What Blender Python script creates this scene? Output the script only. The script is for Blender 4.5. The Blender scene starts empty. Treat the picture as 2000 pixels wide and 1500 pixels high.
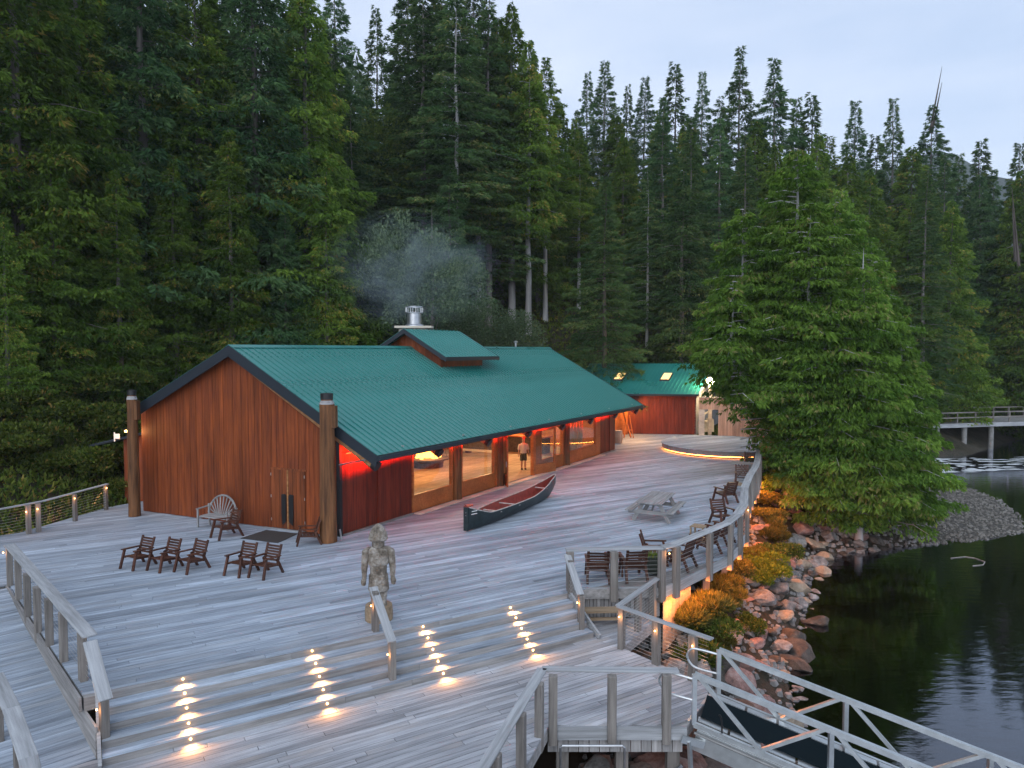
import bpy, bmesh, math, random
import numpy as np
from mathutils import Vector, Matrix, Euler, noise
C = bpy.context.scene.collection
R = random.Random(7)
rad = math.radians
# ------------------------------------------------------------------ camera, sky, sun, exposure
FPX, CAMH, PITCH = 1395.0, 6.5, math.atan(66/1395.0)
cam = bpy.data.cameras.new('camera'); co = bpy.data.objects.new('camera', cam); C.objects.link(co)
cam.lens = FPX/2000*36; cam.sensor_width = 36; cam.clip_end = 3000; cam.clip_start = .1
co.location = (0, 0, CAMH); co.rotation_euler = (rad(90)-PITCH, 0, 0)
sc = bpy.context.scene; sc.camera = co
SUN_EL, SUN_AZ = rad(38), rad(195)
w = bpy.data.worlds.new('World'); sc.world = w; w.use_nodes = True
nt = w.node_tree; bg = nt.nodes['Background']
sky = nt.nodes.new('ShaderNodeTexSky'); sky.sky_type = 'NISHITA'; sky.sun_disc = False
sky.sun_elevation = SUN_EL; sky.sun_rotation = SUN_AZ; sky.air_density = 1.2; sky.dust_density = 1.5; sky.ozone_density = 2.0
tc = nt.nodes.new('ShaderNodeTexCoord'); mp = nt.nodes.new('ShaderNodeMapping'); mp.inputs['Scale'].default_value = (1.2, 1.2, 5)
nz = nt.nodes.new('ShaderNodeTexNoise'); nz.inputs['Scale'].default_value = 1.6; nz.inputs['Detail'].default_value = 6; nz.inputs['Roughness'].default_value = .55
rp = nt.nodes.new('ShaderNodeValToRGB'); rp.color_ramp.elements[0].position = .3; rp.color_ramp.elements[1].position = .75
rp.color_ramp.elements[0].color = (3.6, 4.4, 5.85, 1); rp.color_ramp.elements[1].color = (5.5, 5.95, 6.95, 1)
mx = nt.nodes.new('ShaderNodeMixRGB'); mx.inputs[0].default_value = .8
L = nt.links.new
L(tc.outputs['Generated'], mp.inputs[0]); L(mp.outputs[0], nz.inputs['Vector']); L(nz.outputs[0], rp.inputs[0])
L(sky.outputs[0], mx.inputs[1]); L(rp.outputs[0], mx.inputs[2]); L(mx.outputs[0], bg.inputs[0])
bg.inputs[1].default_value = .095
sl = bpy.data.lights.new('sun', 'SUN'); sl.energy = .95; sl.angle = rad(70); sl.color = (.93, .96, 1.0)
so = bpy.data.objects.new('sun', sl); C.objects.link(so); so.rotation_euler = (rad(90)-SUN_EL, 0, rad(180)-SUN_AZ)
vs = sc.view_settings; vs.view_transform = 'Standard'; vs.look = 'None'; vs.gamma = 1; vs.use_curve_mapping = False; vs.exposure = 0.88
sc.cycles.use_denoising = True; sc.cycles.max_bounces = 7; sc.cycles.diffuse_bounces = 3; sc.cycles.transparent_max_bounces = 12
sc.cycles.sample_clamp_indirect = 4; sc.cycles.use_adaptive_sampling = True; sc.cycles.adaptive_threshold = .02
sc.cycles.volume_bounces = 0; sc.cycles.volume_max_steps = 128

# ------------------------------------------------------------------ helpers
cp_, sp_ = math.cos(PITCH), math.sin(PITCH)
def P(u, v, z=0):
    "point of the world plane at height z that the photograph shows at (u, v)"
    x = (u-1000)/FPX; y = -(v-750)/FPX
    d = (x, cp_+y*sp_, -sp_+y*cp_); t = (z-CAMH)/d[2]
    return Vector((d[0]*t, d[1]*t, z))
def PY(u, v, Y):
    x = (u-1000)/FPX; y = -(v-750)/FPX
    d = (x, cp_+y*sp_, -sp_+y*cp_); t = Y/d[1]
    return Vector((d[0]*t, Y, CAMH+d[2]*t))

def props(o, label=None, cat=None, group=None, kind=None):
    if label: o['label'] = label
    if cat: o['category'] = cat
    if group: o['group'] = group
    if kind: o['kind'] = kind
    return o
def thing(name, label, cat, loc=(0, 0, 0), rz=0, group=None, kind=None):
    o = bpy.data.objects.new(name, None); C.objects.link(o); o.empty_display_size = .2
    o.location = loc; o.rotation_euler = (0, 0, rz)
    return props(o, label, cat, group, kind)
def mw(o):
    if o is None: return Matrix.Identity(4)
    m = Matrix.LocRotScale(o.location, o.rotation_euler, o.scale)
    return mw(o.parent) @ m
def link(name, me, mat, parent=None, world=None, local=None):
    o = bpy.data.objects.new(name, me); C.objects.link(o)
    if mat and not me.materials: me.materials.append(mat)
    if parent: o.parent = parent
    if world is not None:
        m = mw(parent).inverted() @ world
        o.location, q, s = m.decompose(); o.rotation_euler = q.to_euler(); 
    elif local is not None:
        o.location, q, s = local.decompose(); o.rotation_euler = q.to_euler(); o.scale = s
    return o
BC = {}
def box_mesh(l, w_, h, mat, bev=0.0):
    k = (round(l, 3), round(w_, 3), round(h, 3), mat.name, bev)
    if k in BC: return BC[k]
    bm = bmesh.new(); bmesh.ops.create_cube(bm, size=1)
    bmesh.ops.scale(bm, vec=(l, w_, h), verts=bm.verts)
    if bev: bmesh.ops.bevel(bm, geom=bm.edges[:], offset=bev, segments=1, affect='EDGES')
    me = bpy.data.meshes.new('board'); bm.to_mesh(me); bm.free(); me.materials.append(mat); BC[k] = me
    return me
def board(name, p, q, w_, h, mat, parent=None, up=(0, 0, 1), bev=0.0, ext=0):
    "a beam from p to q (world); local x runs along it"
    p, q = Vector(p), Vector(q); x = (q-p); l = x.length; x.normalize()
    if ext: p = p-x*ext; q = q+x*ext; l += 2*ext
    y = Vector(up).cross(x); 
    if y.length < 1e-4: y = Vector((0, 1, 0)).cross(x)
    y.normalize(); z = x.cross(y)
    m = Matrix((x, y, z)).transposed().to_4x4(); m.translation = (p+q)/2
    return link(name, box_mesh(l, w_, h, mat, bev), mat, parent, world=m)
class MB:
    def __init__(s): s.v = []; s.f = []; s.t = []
    def add(s, vs_, fs, tint=.5):
        n = len(s.v); s.v += [tuple(a) for a in vs_]; s.f += [tuple(n+i for i in f) for f in fs]; s.t += [tint]*len(fs); return s
    def hexa(s, c, tint=.5):   # 8 corners: bottom 4 ccw, top 4
        return s.add(c, [(3, 2, 1, 0), (4, 5, 6, 7), (0, 1, 5, 4), (1, 2, 6, 5), (2, 3, 7, 6), (3, 0, 4, 7)], tint)
    def box(s, a, b, tint=.5):
        x0, y0, z0 = a; x1, y1, z1 = b
        return s.hexa([(x0, y0, z0), (x1, y0, z0), (x1, y1, z0), (x0, y1, z0), (x0, y0, z1), (x1, y0, z1), (x1, y1, z1), (x0, y1, z1)], tint)
    def prism(s, poly, z0, z1, tint=.5):
        n = len(poly); vs_ = [(x, y, z0) for x, y in poly]+[(x, y, z1) for x, y in poly]
        return s.add(vs_, [tuple(range(n))[::-1], tuple(range(n, 2*n))]+[(i, (i+1) % n, n+(i+1) % n, n+i) for i in range(n)], tint)
    def tube(s, pts, r, n=8, tint=.5, caps=True):
        pts = [Vector(p) for p in pts]; rs = r if isinstance(r, (list, tuple)) else [r]*len(pts)
        rings = []
        for i, p in enumerate(pts):
            d = (pts[min(i+1, len(pts)-1)]-pts[max(i-1, 0)]).normalized()
            a = d.cross(Vector((0, 0, 1))) if abs(d.z) < .95 else d.cross(Vector((0, 1, 0)))
            a.normalize(); b = d.cross(a)
            rings.append([p+(a*math.cos(2*math.pi*k/n)+b*math.sin(2*math.pi*k/n))*rs[i] for k in range(n)])
        vs_ = [v for r_ in rings for v in r_]; fs = []
        for i in range(len(pts)-1):
            for k in range(n): fs.append((i*n+k, i*n+(k+1) % n, (i+1)*n+(k+1) % n, (i+1)*n+k))
        if caps: fs += [tuple(range(n)), tuple(range((len(pts)-1)*n, len(pts)*n))[::-1]]
        return s.add(vs_, fs, tint)
    def lathe(s, prof, n=20, c=(0, 0), tint=.5):
        vs_ = [(c[0]+r*math.cos(2*math.pi*k/n), c[1]+r*math.sin(2*math.pi*k/n), z) for r, z in prof for k in range(n)]
        m = len(prof); fs = [(i*n+k, i*n+(k+1) % n, (i+1)*n+(k+1) % n, (i+1)*n+k) for i in range(m-1) for k in range(n)]
        fs += [tuple(range(n))[::-1], tuple(range((m-1)*n, m*n))]
        return s.add(vs_, fs, tint)
    def build(s, name, mat, parent=None, world=False, smooth=False, kind=None):
        v = s.v
        if world and parent:
            mi = mw(parent).inverted(); v = [tuple(mi @ Vector(a)) for a in v]
        me = bpy.data.meshes.new(name); me.from_pydata(v, [], s.f); me.materials.append(mat)
        at = me.attributes.new('tint', 'FLOAT', 'FACE'); at.data.foreach_set('value', s.t)
        bm = bmesh.new(); bm.from_mesh(me); bmesh.ops.recalc_face_normals(bm, faces=bm.faces); bm.to_mesh(me); bm.free()
        if smooth:
            me.polygons.foreach_set('use_smooth', [True]*len(me.polygons)); 
            try: me.set_sharp_from_angle(angle=rad(40))
            except Exception: pass
        o = link(name, me, mat, parent)
        if kind: o['kind'] = kind
        return o
def tree_copy(o, parent=None):
    c = o.copy(); C.objects.link(c); c.parent = parent
    for ch in KIDS.get(o.name, []) or [k for k in bpy.data.objects if k.parent == o]:
        tree_copy(ch, c)
    return c
KIDS = {}

# ------------------------------------------------------------------ materials
def mat(name):
    m = bpy.data.materials.new(name); m.use_nodes = True; n = m.node_tree; return m, n, n.nodes['Principled BSDF']
def plain(name, col, rough=.6, metal=0, emit=None, es=0, nscale=0, namt=.25, spec=.5, bump=0):
    m, n, b = mat(name); b.inputs['Base Color'].default_value = (*col, 1); b.inputs['Roughness'].default_value = rough
    b.inputs['Metallic'].default_value = metal; b.inputs['Specular IOR Level'].default_value = spec
    if emit: b.inputs['Emission Color'].default_value = (*emit, 1); b.inputs['Emission Strength'].default_value = es
    if nscale:
        t = n.nodes.new('ShaderNodeTexCoord'); z = n.nodes.new('ShaderNodeTexNoise'); z.inputs['Scale'].default_value = nscale; z.inputs['Detail'].default_value = 7
        r = n.nodes.new('ShaderNodeValToRGB'); r.color_ramp.elements[0].position = .3; r.color_ramp.elements[1].position = .7
        r.color_ramp.elements[0].color = (*[c*(1-namt) for c in col], 1); r.color_ramp.elements[1].color = (*[min(1, c*(1+namt)) for c in col], 1)
        n.links.new(t.outputs['Object'], z.inputs['Vector']); n.links.new(z.outputs[0], r.inputs[0]); n.links.new(r.outputs[0], b.inputs['Base Color'])
        if bump:
            bp = n.nodes.new('ShaderNodeBump'); bp.inputs['Strength'].default_value = bump; bp.inputs['Distance'].default_value = .03
            n.links.new(z.outputs[0], bp.inputs['Height']); n.links.new(bp.outputs[0], b.inputs['Normal'])
    return m
def wood(name, c1, c2, axis='x', rough=.75, stain=None, var=.35, fine=1.0, spec=.3, big=.5, usetint=False, long=.35):
    m, n, b = mat(name); N = n.nodes.new; K = n.links.new
    b.inputs['Roughness'].default_value = rough; b.inputs['Specular IOR Level'].default_value = spec
    t = N('ShaderNodeTexCoord'); oi = N('ShaderNodeObjectInfo')
    mul = N('ShaderNodeMath'); mul.operation = 'MULTIPLY'; mul.inputs[1].default_value = 61.7; K(oi.outputs['Random'], mul.inputs[0])
    ad = N('ShaderNodeVectorMath'); ad.operation = 'ADD'; K(t.outputs['Object'], ad.inputs[0]); K(mul.outputs[0], ad.inputs[1])
    if usetint:
        at = N('ShaderNodeAttribute'); at.attribute_name = 'tint'
        m2 = N('ShaderNodeMath'); m2.operation = 'MULTIPLY_ADD'; m2.inputs[1].default_value = 43.0; K(at.outputs['Fac'], m2.inputs[0]); K(mul.outputs[0], m2.inputs[2])
        K(m2.outputs[0], ad.inputs[1])
    mp = N('ShaderNodeMapping'); lo, hi = .9*fine, 16*fine
    mp.inputs['Scale'].default_value = (lo, hi, hi) if axis == 'x' else (hi, hi, lo)
    K(ad.outputs[0], mp.inputs[0])
    z = N('ShaderNodeTexNoise'); z.inputs['Scale'].default_value = 1.0; z.inputs['Detail'].default_value = 7; z.inputs['Roughness'].default_value = .62
    K(mp.outputs[0], z.inputs['Vector'])
    r = N('ShaderNodeValToRGB'); r.color_ramp.elements[0].position = .32; r.color_ramp.elements[1].position = .68
    r.color_ramp.elements[0].color = (*c1, 1); r.color_ramp.elements[1].color = (*c2, 1); K(z.outputs[0], r.inputs[0])
    # broad stains, slightly stretched
    mp2 = N('ShaderNodeMapping'); mp2.inputs['Scale'].default_value = ((long, 1.3, 1.3) if axis == 'x' else (1.3, 1.3, long)); K(t.outputs['Object'], mp2.inputs[0])
    z2 = N('ShaderNodeTexNoise'); z2.inputs['Scale'].default_value = 1.0; z2.inputs['Detail'].default_value = 4; K(mp2.outputs[0], z2.inputs['Vector'])
    r2 = N('ShaderNodeMapRange'); r2.inputs['From Min'].default_value = .3; r2.inputs['From Max'].default_value = .7; r2.inputs['To Min'].default_value = 1-big*.55; r2.inputs['To Max'].default_value = 1+big*.3
    K(z2.outputs[0], r2.inputs['Value'])
    # per piece brightness
    r3 = N('ShaderNodeMapRange'); r3.inputs['To Min'].default_value = 1-var; r3.inputs['To Max'].default_value = 1+var*.7
    if usetint:
        fr = N('ShaderNodeMath'); fr.operation = 'FRACT'; K(m2.outputs[0], fr.inputs[0]); K(fr.outputs[0], r3.inputs['Value'])
    else: K(oi.outputs['Random'], r3.inputs['Value'])
    mm = N('ShaderNodeMath'); mm.operation = 'MULTIPLY'; K(r2.outputs[0], mm.inputs[0]); K(r3.outputs[0], mm.inputs[1])
    vm = N('ShaderNodeVectorMath'); vm.operation = 'SCALE'; K(r.outputs[0], vm.inputs[0]); K(mm.outputs[0], vm.inputs['Scale'])
    out = vm.outputs[0]
    if stain:
        z4 = N('ShaderNodeTexNoise'); z4.inputs['Scale'].default_value = .7; z4.inputs['Detail'].default_value = 5; K(ad.outputs[0], z4.inputs['Vector'])
        r4 = N('ShaderNodeValToRGB'); r4.color_ramp.elements[0].position = .52; r4.color_ramp.elements[1].position = .7; K(z4.outputs[0], r4.inputs[0])
        mxx = N('ShaderNodeMixRGB'); mxx.inputs[2].default_value = (*stain, 1); K(out, mxx.inputs[1])
        s5 = N('ShaderNodeMath'); s5.operation = 'MULTIPLY'; s5.inputs[1].default_value = .6; K(r4.outputs[0], s5.inputs[0]); K(s5.outputs[0], mxx.inputs[0]); out = mxx.outputs[0]
    K(out, b.inputs['Base Color'])
    bp = N('ShaderNodeBump'); bp.inputs['Strength'].default_value = .5; bp.inputs['Distance'].default_value = .01; K(z.outputs[0], bp.inputs['Height']); K(bp.outputs[0], b.inputs['Normal'])
    return m
def foliage(name, c1, c2, c3=None, transl=.3, rough=.6):
    m, n, b = mat(name); N = n.nodes.new; K = n.links.new
    at = N('ShaderNodeAttribute'); at.attribute_name = 'tint'; oi = N('ShaderNodeObjectInfo')
    r = N('ShaderNodeValToRGB'); r.color_ramp.elements[0].color = (*c1, 1); r.color_ramp.elements[1].color = (*c2, 1)
    if c3: e = r.color_ramp.elements.new(.93); e.color = (*c2, 1); r.color_ramp.elements[2].color = (*c3, 1)
    K(at.outputs['Fac'], r.inputs[0])
    mr = N('ShaderNodeMapRange'); mr.inputs['To Min'].default_value = .7; mr.inputs['To Max'].default_value = 1.2; K(oi.outputs['Random'], mr.inputs['Value'])
    vm = N('ShaderNodeVectorMath'); vm.operation = 'SCALE'; K(r.outputs[0], vm.inputs[0]); K(mr.outputs[0], vm.inputs['Scale'])
    n.nodes.remove(b)
    d = N('ShaderNodeBsdfDiffuse'); tr = N('ShaderNodeBsdfTranslucent'); ms = N('ShaderNodeMixShader'); ms.inputs[0].default_value = transl
    K(vm.outputs[0], d.inputs[0]); K(vm.outputs[0], tr.inputs[0]); K(d.outputs[0], ms.inputs[1]); K(tr.outputs[0], ms.inputs[2])
    K(ms.outputs[0], n.nodes['Material Output'].inputs[0])
    return m
M = {}
M['deck'] = wood('weathered decking', (.185, .22, .265), (.40, .465, .545), 'x', stain=(.27, .285, .30), var=.27, usetint=True, big=.65, long=.13)
M['deck2'] = wood('warm grey landing boards', (.23, .24, .26), (.44, .455, .49), 'x', stain=(.32, .285, .26), var=.26, usetint=True, big=.6)
M['rail'] = wood('weathered rail timber', (.24, .25, .26), (.42, .44, .46), 'x', var=.18)
M['postw'] = wood('grey post timber', (.125, .115, .105), (.265, .245, .225), 'x', var=.2)
M['riser'] = wood('grey brown riser timber', (.19, .185, .18), (.37, .36, .355), 'x', var=.2)
M['gable'] = wood('stained cedar siding', (.115, .023, .007), (.275, .066, .015), 'z', var=.20, stain=(.15, .035, .014), fine=.8, rough=.55, big=.65)
M['doorw'] = wood('dark cedar door', (.08, .022, .007), (.24, .062, .018), 'z', var=.3, fine=.8, rough=.5, big=.8)
M['red'] = wood('red brown siding', (.09, .013, .006), (.21, .034, .014), 'z', var=.2, rough=.5)
M['frame'] = wood('orange cedar frame', (.30, .085, .022), (.50, .17, .05), 'x', var=.12, rough=.45)
M['log'] = wood('peeled log', (.060, .025, .010), (.235, .105, .042), 'z', var=.1, fine=.7)
M['logx'] = wood('peeled rafter log', (.25, .11, .04), (.45, .23, .10), 'x', var=.1, fine=.7)
M['lightw'] = wood('pale new cedar', (.42, .25, .17), (.60, .40, .29), 'z', var=.2)
M['sill'] = wood('pale sill board', (.5, .44, .36), (.68, .62, .52), 'x', var=.1)
M['chair'] = wood('dark chair timber', (.035, .014, .009), (.11, .045, .028), 'x', var=.3, rough=.45)
M['bench'] = wood('silvered bench timber', (.17, .17, .17), (.34, .34, .34), 'x', var=.2)
M['benchb'] = wood('brown bench timber', (.22, .16, .10), (.40, .30, .2), 'x', var=.2)
M['intfloor'] = wood('interior floor boards', (.30, .23, .15), (.46, .37, .26), 'x', var=.2)
M['statue'] = wood('bleached carved wood', (.10, .075, .055), (.50, .45, .39), 'z', var=.1, fine=.6, big=1.0)
M['navy'] = plain('dark navy fascia', (.012, .018, .026), .45)
M['black'] = plain('black paint', (.008, .008, .009), .5)
M['alu'] = plain('brushed aluminium', (.52, .55, .56), .38, .85, nscale=6, namt=.12)
M['steel'] = plain('galvanised flue', (.45, .47, .49), .3, .9, nscale=5, namt=.15)
M['mesh'] = plain('dark non-slip mat', (.004, .010, .013), .95, nscale=60, namt=.4, spec=.1)
M['mat'] = plain('coir door mat', (.035, .03, .028), .95, nscale=40, namt=.4)
M['cable'] = plain('steel cable', (.45, .44, .42), .35, .8)
M['lamp'] = plain('warm lamp glass', (1, .7, .4), .5, emit=(1, .45, .13), es=9)
M['lampw'] = plain('white lamp glass', (1, .8, .5), .5, emit=(1, .72, .36), es=150)
M['stepglow'] = plain('step lamp lens', (1, .7, .4), .5, emit=(1, .50, .15), es=22)
M['led'] = plain('orange led strip', (1, .4, .1), .5, emit=(1, .30, .06), es=13)
M['redled'] = plain('red led strip', (1, .1, .05), .5, emit=(1, .03, .006), es=8)
M['skyl'] = plain('lit skylight pane', (.8, .6, .3), .2, emit=(1, .60, .22), es=.75)
M['fire'] = plain('flames', (1, .5, .1), .5, emit=(1, .42, .08), es=3.2)
M['stone'] = plain('mortared stone', (.28, .25, .22), .8, nscale=6, namt=.5, bump=.6)
M['darkstone'] = plain('dark stone front', (.07, .05, .04), .8, nscale=9, namt=.6, bump=.6)
M['white'] = plain('white paint', (.75, .75, .74), .5)
M['grey'] = plain('weathered grey surface', (.20, .20, .195), .85, nscale=3, namt=.25)
M['canoeblk'] = plain('black green hull paint', (.012, .022, .024), .4, nscale=8, namt=.4)
M['canoered'] = plain('oxide red paint', (.22, .035, .025), .55, nscale=7, namt=.25)
M['canoegrey'] = plain('worn gunwale', (.36, .33, .31), .6, nscale=8, namt=.3)
M['curtain'] = plain('curtain cloth', (.5, .33, .16), .9)
M['skin'] = plain('skin', (.42, .25, .18), .6)
M['shirt'] = plain('white shirt', (.6, .58, .56), .9)
M['shorts'] = plain('dark green shorts', (.06, .07, .05), .9)
M['cap'] = plain('red cap', (.3, .03, .03), .8)
M['planter'] = plain('dark planter', (.012, .02, .012), .6)
M['trunk'] = wood('conifer bark', (.10, .085, .075), (.27, .25, .235), 'z', var=.35, fine=.5, big=.6)
M['paletrunk'] = wood('pale bleached bark', (.24, .235, .23), (.44, .44, .435), 'z', var=.2, fine=.5)
M['darktrunk'] = wood('dark bark', (.045, .038, .032), (.12, .10, .09), 'z', var=.3, fine=.5)

def roofmat():
    m, n, b = mat('green metal roofing'); N = n.nodes.new; K = n.links.new
    t = N('ShaderNodeTexCoord'); z = N('ShaderNodeTexNoise'); z.inputs['Scale'].default_value = .5; z.inputs['Detail'].default_value = 6
    K(t.outputs['Object'], z.inputs['Vector'])
    r = N('ShaderNodeValToRGB'); r.color_ramp.elements[0].position = .3; r.color_ramp.elements[1].position = .7
    r.color_ramp.elements[0].color = (.012, .145, .128, 1); r.color_ramp.elements[1].color = (.020, .185, .168, 1); K(z.outputs[0], r.inputs[0])
    z2 = N('ShaderNodeTexNoise'); z2.inputs['Scale'].default_value = 14; z2.inputs['Detail'].default_value = 8; z2.inputs['Roughness'].default_value = .8; K(t.outputs['Object'], z2.inputs['Vector'])
    r2 = N('ShaderNodeValToRGB'); r2.color_ramp.elements[0].position = .60; r2.color_ramp.elements[0].color = (0, 0, 0, 1); r2.color_ramp.elements[1].position = .74; r2.color_ramp.elements[1].color = (.55, .55, .55, 1); K(z2.outputs[0], r2.inputs[0])
    mxr = N('ShaderNodeMixRGB'); mxr.inputs[2].default_value = (.045, .075, .05, 1); K(r2.outputs[0], mxr.inputs[0]); K(r.outputs[0], mxr.inputs[1])
    mr = N('ShaderNodeMapRange'); mr.inputs['To Min'].default_value = .20; mr.inputs['To Max'].default_value = .40; K(z.outputs[0], mr.inputs['Value']); K(mr.outputs[0], b.inputs['Roughness'])
    K(mxr.outputs[0], b.inputs['Base Color']); b.inputs['Metallic'].default_value = 0 
    b.inputs['Specular IOR Level'].default_value = .95
    return m
M['roof'] = roofmat()
def glassmat():
    m, n, b = mat('window glass'); N = n.nodes.new; K = n.links.new; n.nodes.remove(b)
    g = N('ShaderNodeBsdfGlossy'); g.inputs['Roughness'].default_value = .02; g.inputs[0].default_value = (.9, .95, 1, 1)
    t = N('ShaderNodeBsdfTransparent'); t.inputs[0].default_value = (.92, .95, .93, 1)
    f = N('ShaderNodeLayerWeight'); f.inputs[0].default_value = .5; pw = N('ShaderNodeMath'); pw.operation = 'POWER'; pw.inputs[1].default_value = 4.0; K(f.outputs['Facing'], pw.inputs[0])
    a = N('ShaderNodeMath'); a.operation = 'MULTIPLY_ADD'; a.inputs[1].default_value = .8; a.inputs[2].default_value = .05; K(pw.outputs[0], a.inputs[0])
    s = N('ShaderNodeMixShader'); K(a.outputs[0], s.inputs[0]); K(t.outputs[0], s.inputs[1]); K(g.outputs[0], s.inputs[2]); K(s.outputs[0], n.nodes['Material Output'].inputs[0])
    return m
M['glass'] = glassmat()
def watermat():
    m, n, b = mat('dark water'); N = n.nodes.new; K = n.links.new; n.nodes.remove(b)
    g = N('ShaderNodeBsdfGlossy'); g.inputs['Roughness'].default_value = .03; g.inputs[0].default_value = (.85, .9, 1, 1)
    t = N('ShaderNodeBsdfTransparent'); t.inputs[0].default_value = (.13, .11, .07, 1)
    f = N('ShaderNodeFresnel'); f.inputs[0].default_value = 1.33
    s = N('ShaderNodeMixShader')
    tc = N('ShaderNodeTexCoord'); mp = N('ShaderNodeMapping'); mp.inputs['Scale'].default_value = (.7, 2.2, 1); mp.inputs['Rotation'].default_value = (0, 0, .5)
    z = N('ShaderNodeTexNoise'); z.inputs['Scale'].default_value = 1.5; z.inputs['Detail'].default_value = 5; K(tc.outputs['Object'], mp.inputs[0]); K(mp.outputs[0], z.inputs['Vector'])
    bp = N('ShaderNodeBump'); bp.inputs['Strength'].default_value = .13; bp.inputs['Distance'].default_value = .06; K(z.outputs[0], bp.inputs['Height'])
    K(bp.outputs[0], g.inputs['Normal']); K(bp.outputs[0], f.inputs['Normal'])
    fm = N('ShaderNodeMath'); fm.operation = 'MULTIPLY'; fm.inputs[1].default_value = 2.3; fm.use_clamp = True; K(f.outputs[0], fm.inputs[0]); K(fm.outputs[0], s.inputs[0]); K(t.outputs[0], s.inputs[1]); K(g.outputs[0], s.inputs[2]); K(s.outputs[0], n.nodes['Material Output'].inputs[0])
    return m
M['water'] = watermat()
def groundmat():
    m, n, b = mat('hillside earth and moss'); N = n.nodes.new; K = n.links.new
    t = N('ShaderNodeTexCoord'); z = N('ShaderNodeTexNoise'); z.inputs['Scale'].default_value = 1.3; z.inputs['Detail'].default_value = 9; K(t.outputs['Object'], z.inputs['Vector'])
    r = N('ShaderNodeValToRGB'); e = r.color_ramp.elements; e[0].position = .3; e[0].color = (.018, .022, .012, 1); e[1].position = .7; e[1].color = (.06, .048, .032, 1)
    K(z.outputs[0], r.inputs[0])
    at = N('ShaderNodeAttribute'); at.attribute_name = 'shingle'
    z2 = N('ShaderNodeTexNoise'); z2.inputs['Scale'].default_value = 9; z2.inputs['Detail'].default_value = 8; z2.inputs['Roughness'].default_value = .75; K(t.outputs['Object'], z2.inputs['Vector'])
    r2 = N('ShaderNodeValToRGB'); e = r2.color_ramp.elements; e[0].position = .35; e[0].color = (.03, .028, .025, 1); e[1].position = .72; e[1].color = (.20, .19, .17, 1); K(z2.outputs[0], r2.inputs[0])
    mx = N('ShaderNodeMixRGB'); K(at.outputs['Fac'], mx.inputs[0]); K(r.outputs[0], mx.inputs[1]); K(r2.outputs[0], mx.inputs[2]); K(mx.outputs[0], b.inputs['Base Color'])
    b.inputs['Roughness'].default_value = .95; b.inputs['Specular IOR Level'].default_value = .15
    bp = N('ShaderNodeBump'); bp.inputs['Distance'].default_value = .15; K(z2.outputs[0], bp.inputs['Height']); K(bp.outputs[0], b.inputs['Normal'])
    return m
M['ground'] = groundmat()
def rockmat(name, c1, c2, c3, sc=1.7, lo=.33, hi=.72):
    m, n, b = mat(name); N = n.nodes.new; K = n.links.new
    t = N('ShaderNodeTexCoord'); oi = N('ShaderNodeObjectInfo'); ad = N('ShaderNodeVectorMath'); ad.operation = 'MULTIPLY_ADD'; ad.inputs[1].default_value = (1, 1, 1)
    mu = N('ShaderNodeMath'); mu.operation = 'MULTIPLY'; mu.inputs[1].default_value = 33; K(oi.outputs['Random'], mu.inputs[0])
    K(t.outputs['Object'], ad.inputs[0]); K(mu.outputs[0], ad.inputs[2])
    z = N('ShaderNodeTexNoise'); z.inputs['Scale'].default_value = sc; z.inputs['Detail'].default_value = 10; z.inputs['Roughness'].default_value = .74; K(ad.outputs[0], z.inputs['Vector'])
    r = N('ShaderNodeValToRGB'); e = r.color_ramp.elements; e[0].position = lo; e[0].color = (*c1, 1); e[1].position = hi; e[1].color = (*c3, 1); q = e.new(.5); q.color = (*c2, 1)
    K(z.outputs[0], r.inputs[0]); K(r.outputs[0], b.inputs['Base Color']); b.inputs['Roughness'].default_value = .8
    bp = N('ShaderNodeBump'); bp.inputs['Strength'].default_value = .9; bp.inputs['Distance'].default_value = .09; K(z.outputs[0], bp.inputs['Height']); K(bp.outputs[0], b.inputs['Normal'])
    return m
M['rock_pink'] = rockmat('pink granite', (.10, .06, .055), (.26, .15, .13), (.42, .33, .31))
M['rock_grey'] = rockmat('grey granite', (.055, .055, .055), (.17, .165, .16), (.38, .37, .36))
M['rock_dark'] = rockmat('dark wet rock', (.02, .018, .015), (.06, .05, .04), (.14, .13, .11))
M['statue'] = rockmat('bleached carved wood', (.055, .042, .03), (.20, .17, .135), (.43, .41, .375), 3.4, .36, .66)
M['shingle'] = rockmat('beach shingle', (.05, .045, .04), (.15, .14, .125), (.30, .29, .27))
M['rock_tan'] = rockmat('tan boulder', (.15, .12, .085), (.28, .23, .17), (.38, .34, .28))
M['cedar'] = foliage('cedar sprays', (0.055, 0.115, 0.023), (0.184, 0.280, 0.048), (0.350, 0.280, 0.067), transl=.4)
M['cedarblue'] = foliage('blue green sprays', (0.044, 0.109, 0.047), (0.141, 0.248, 0.094), (0.222, 0.281, 0.096), transl=.4)
M['fir'] = foliage('dark fir needles', (0.035, 0.082, 0.032), (0.120, 0.194, 0.065), (0.217, 0.221, 0.081), transl=.3)
M['hero'] = foliage('fresh green cedar sprays', (0.060, 0.133, 0.024), (0.208, 0.352, 0.059), (0.322, 0.312, 0.117), transl=.42)  # shore cedars' own lighter, fresher green
M['alder'] = foliage('grey green leaves', (.06, .10, .055), (.16, .22, .12), transl=.3)
M['yellowtree'] = foliage('yellow green leaves', (.08, .13, .03), (.20, .27, .07), transl=.4)
M['bush'] = foliage('undergrowth leaves', (0.031, 0.067, 0.014), (0.152, 0.193, 0.039), (0.273, 0.193, 0.055))
M['grass'] = foliage('dry bank grass', (.06, .065, .015), (.22, .20, .05), (.28, .18, .06))
M['lime'] = foliage('lime green leaves', (.10, .16, .02), (.28, .35, .05))
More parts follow.
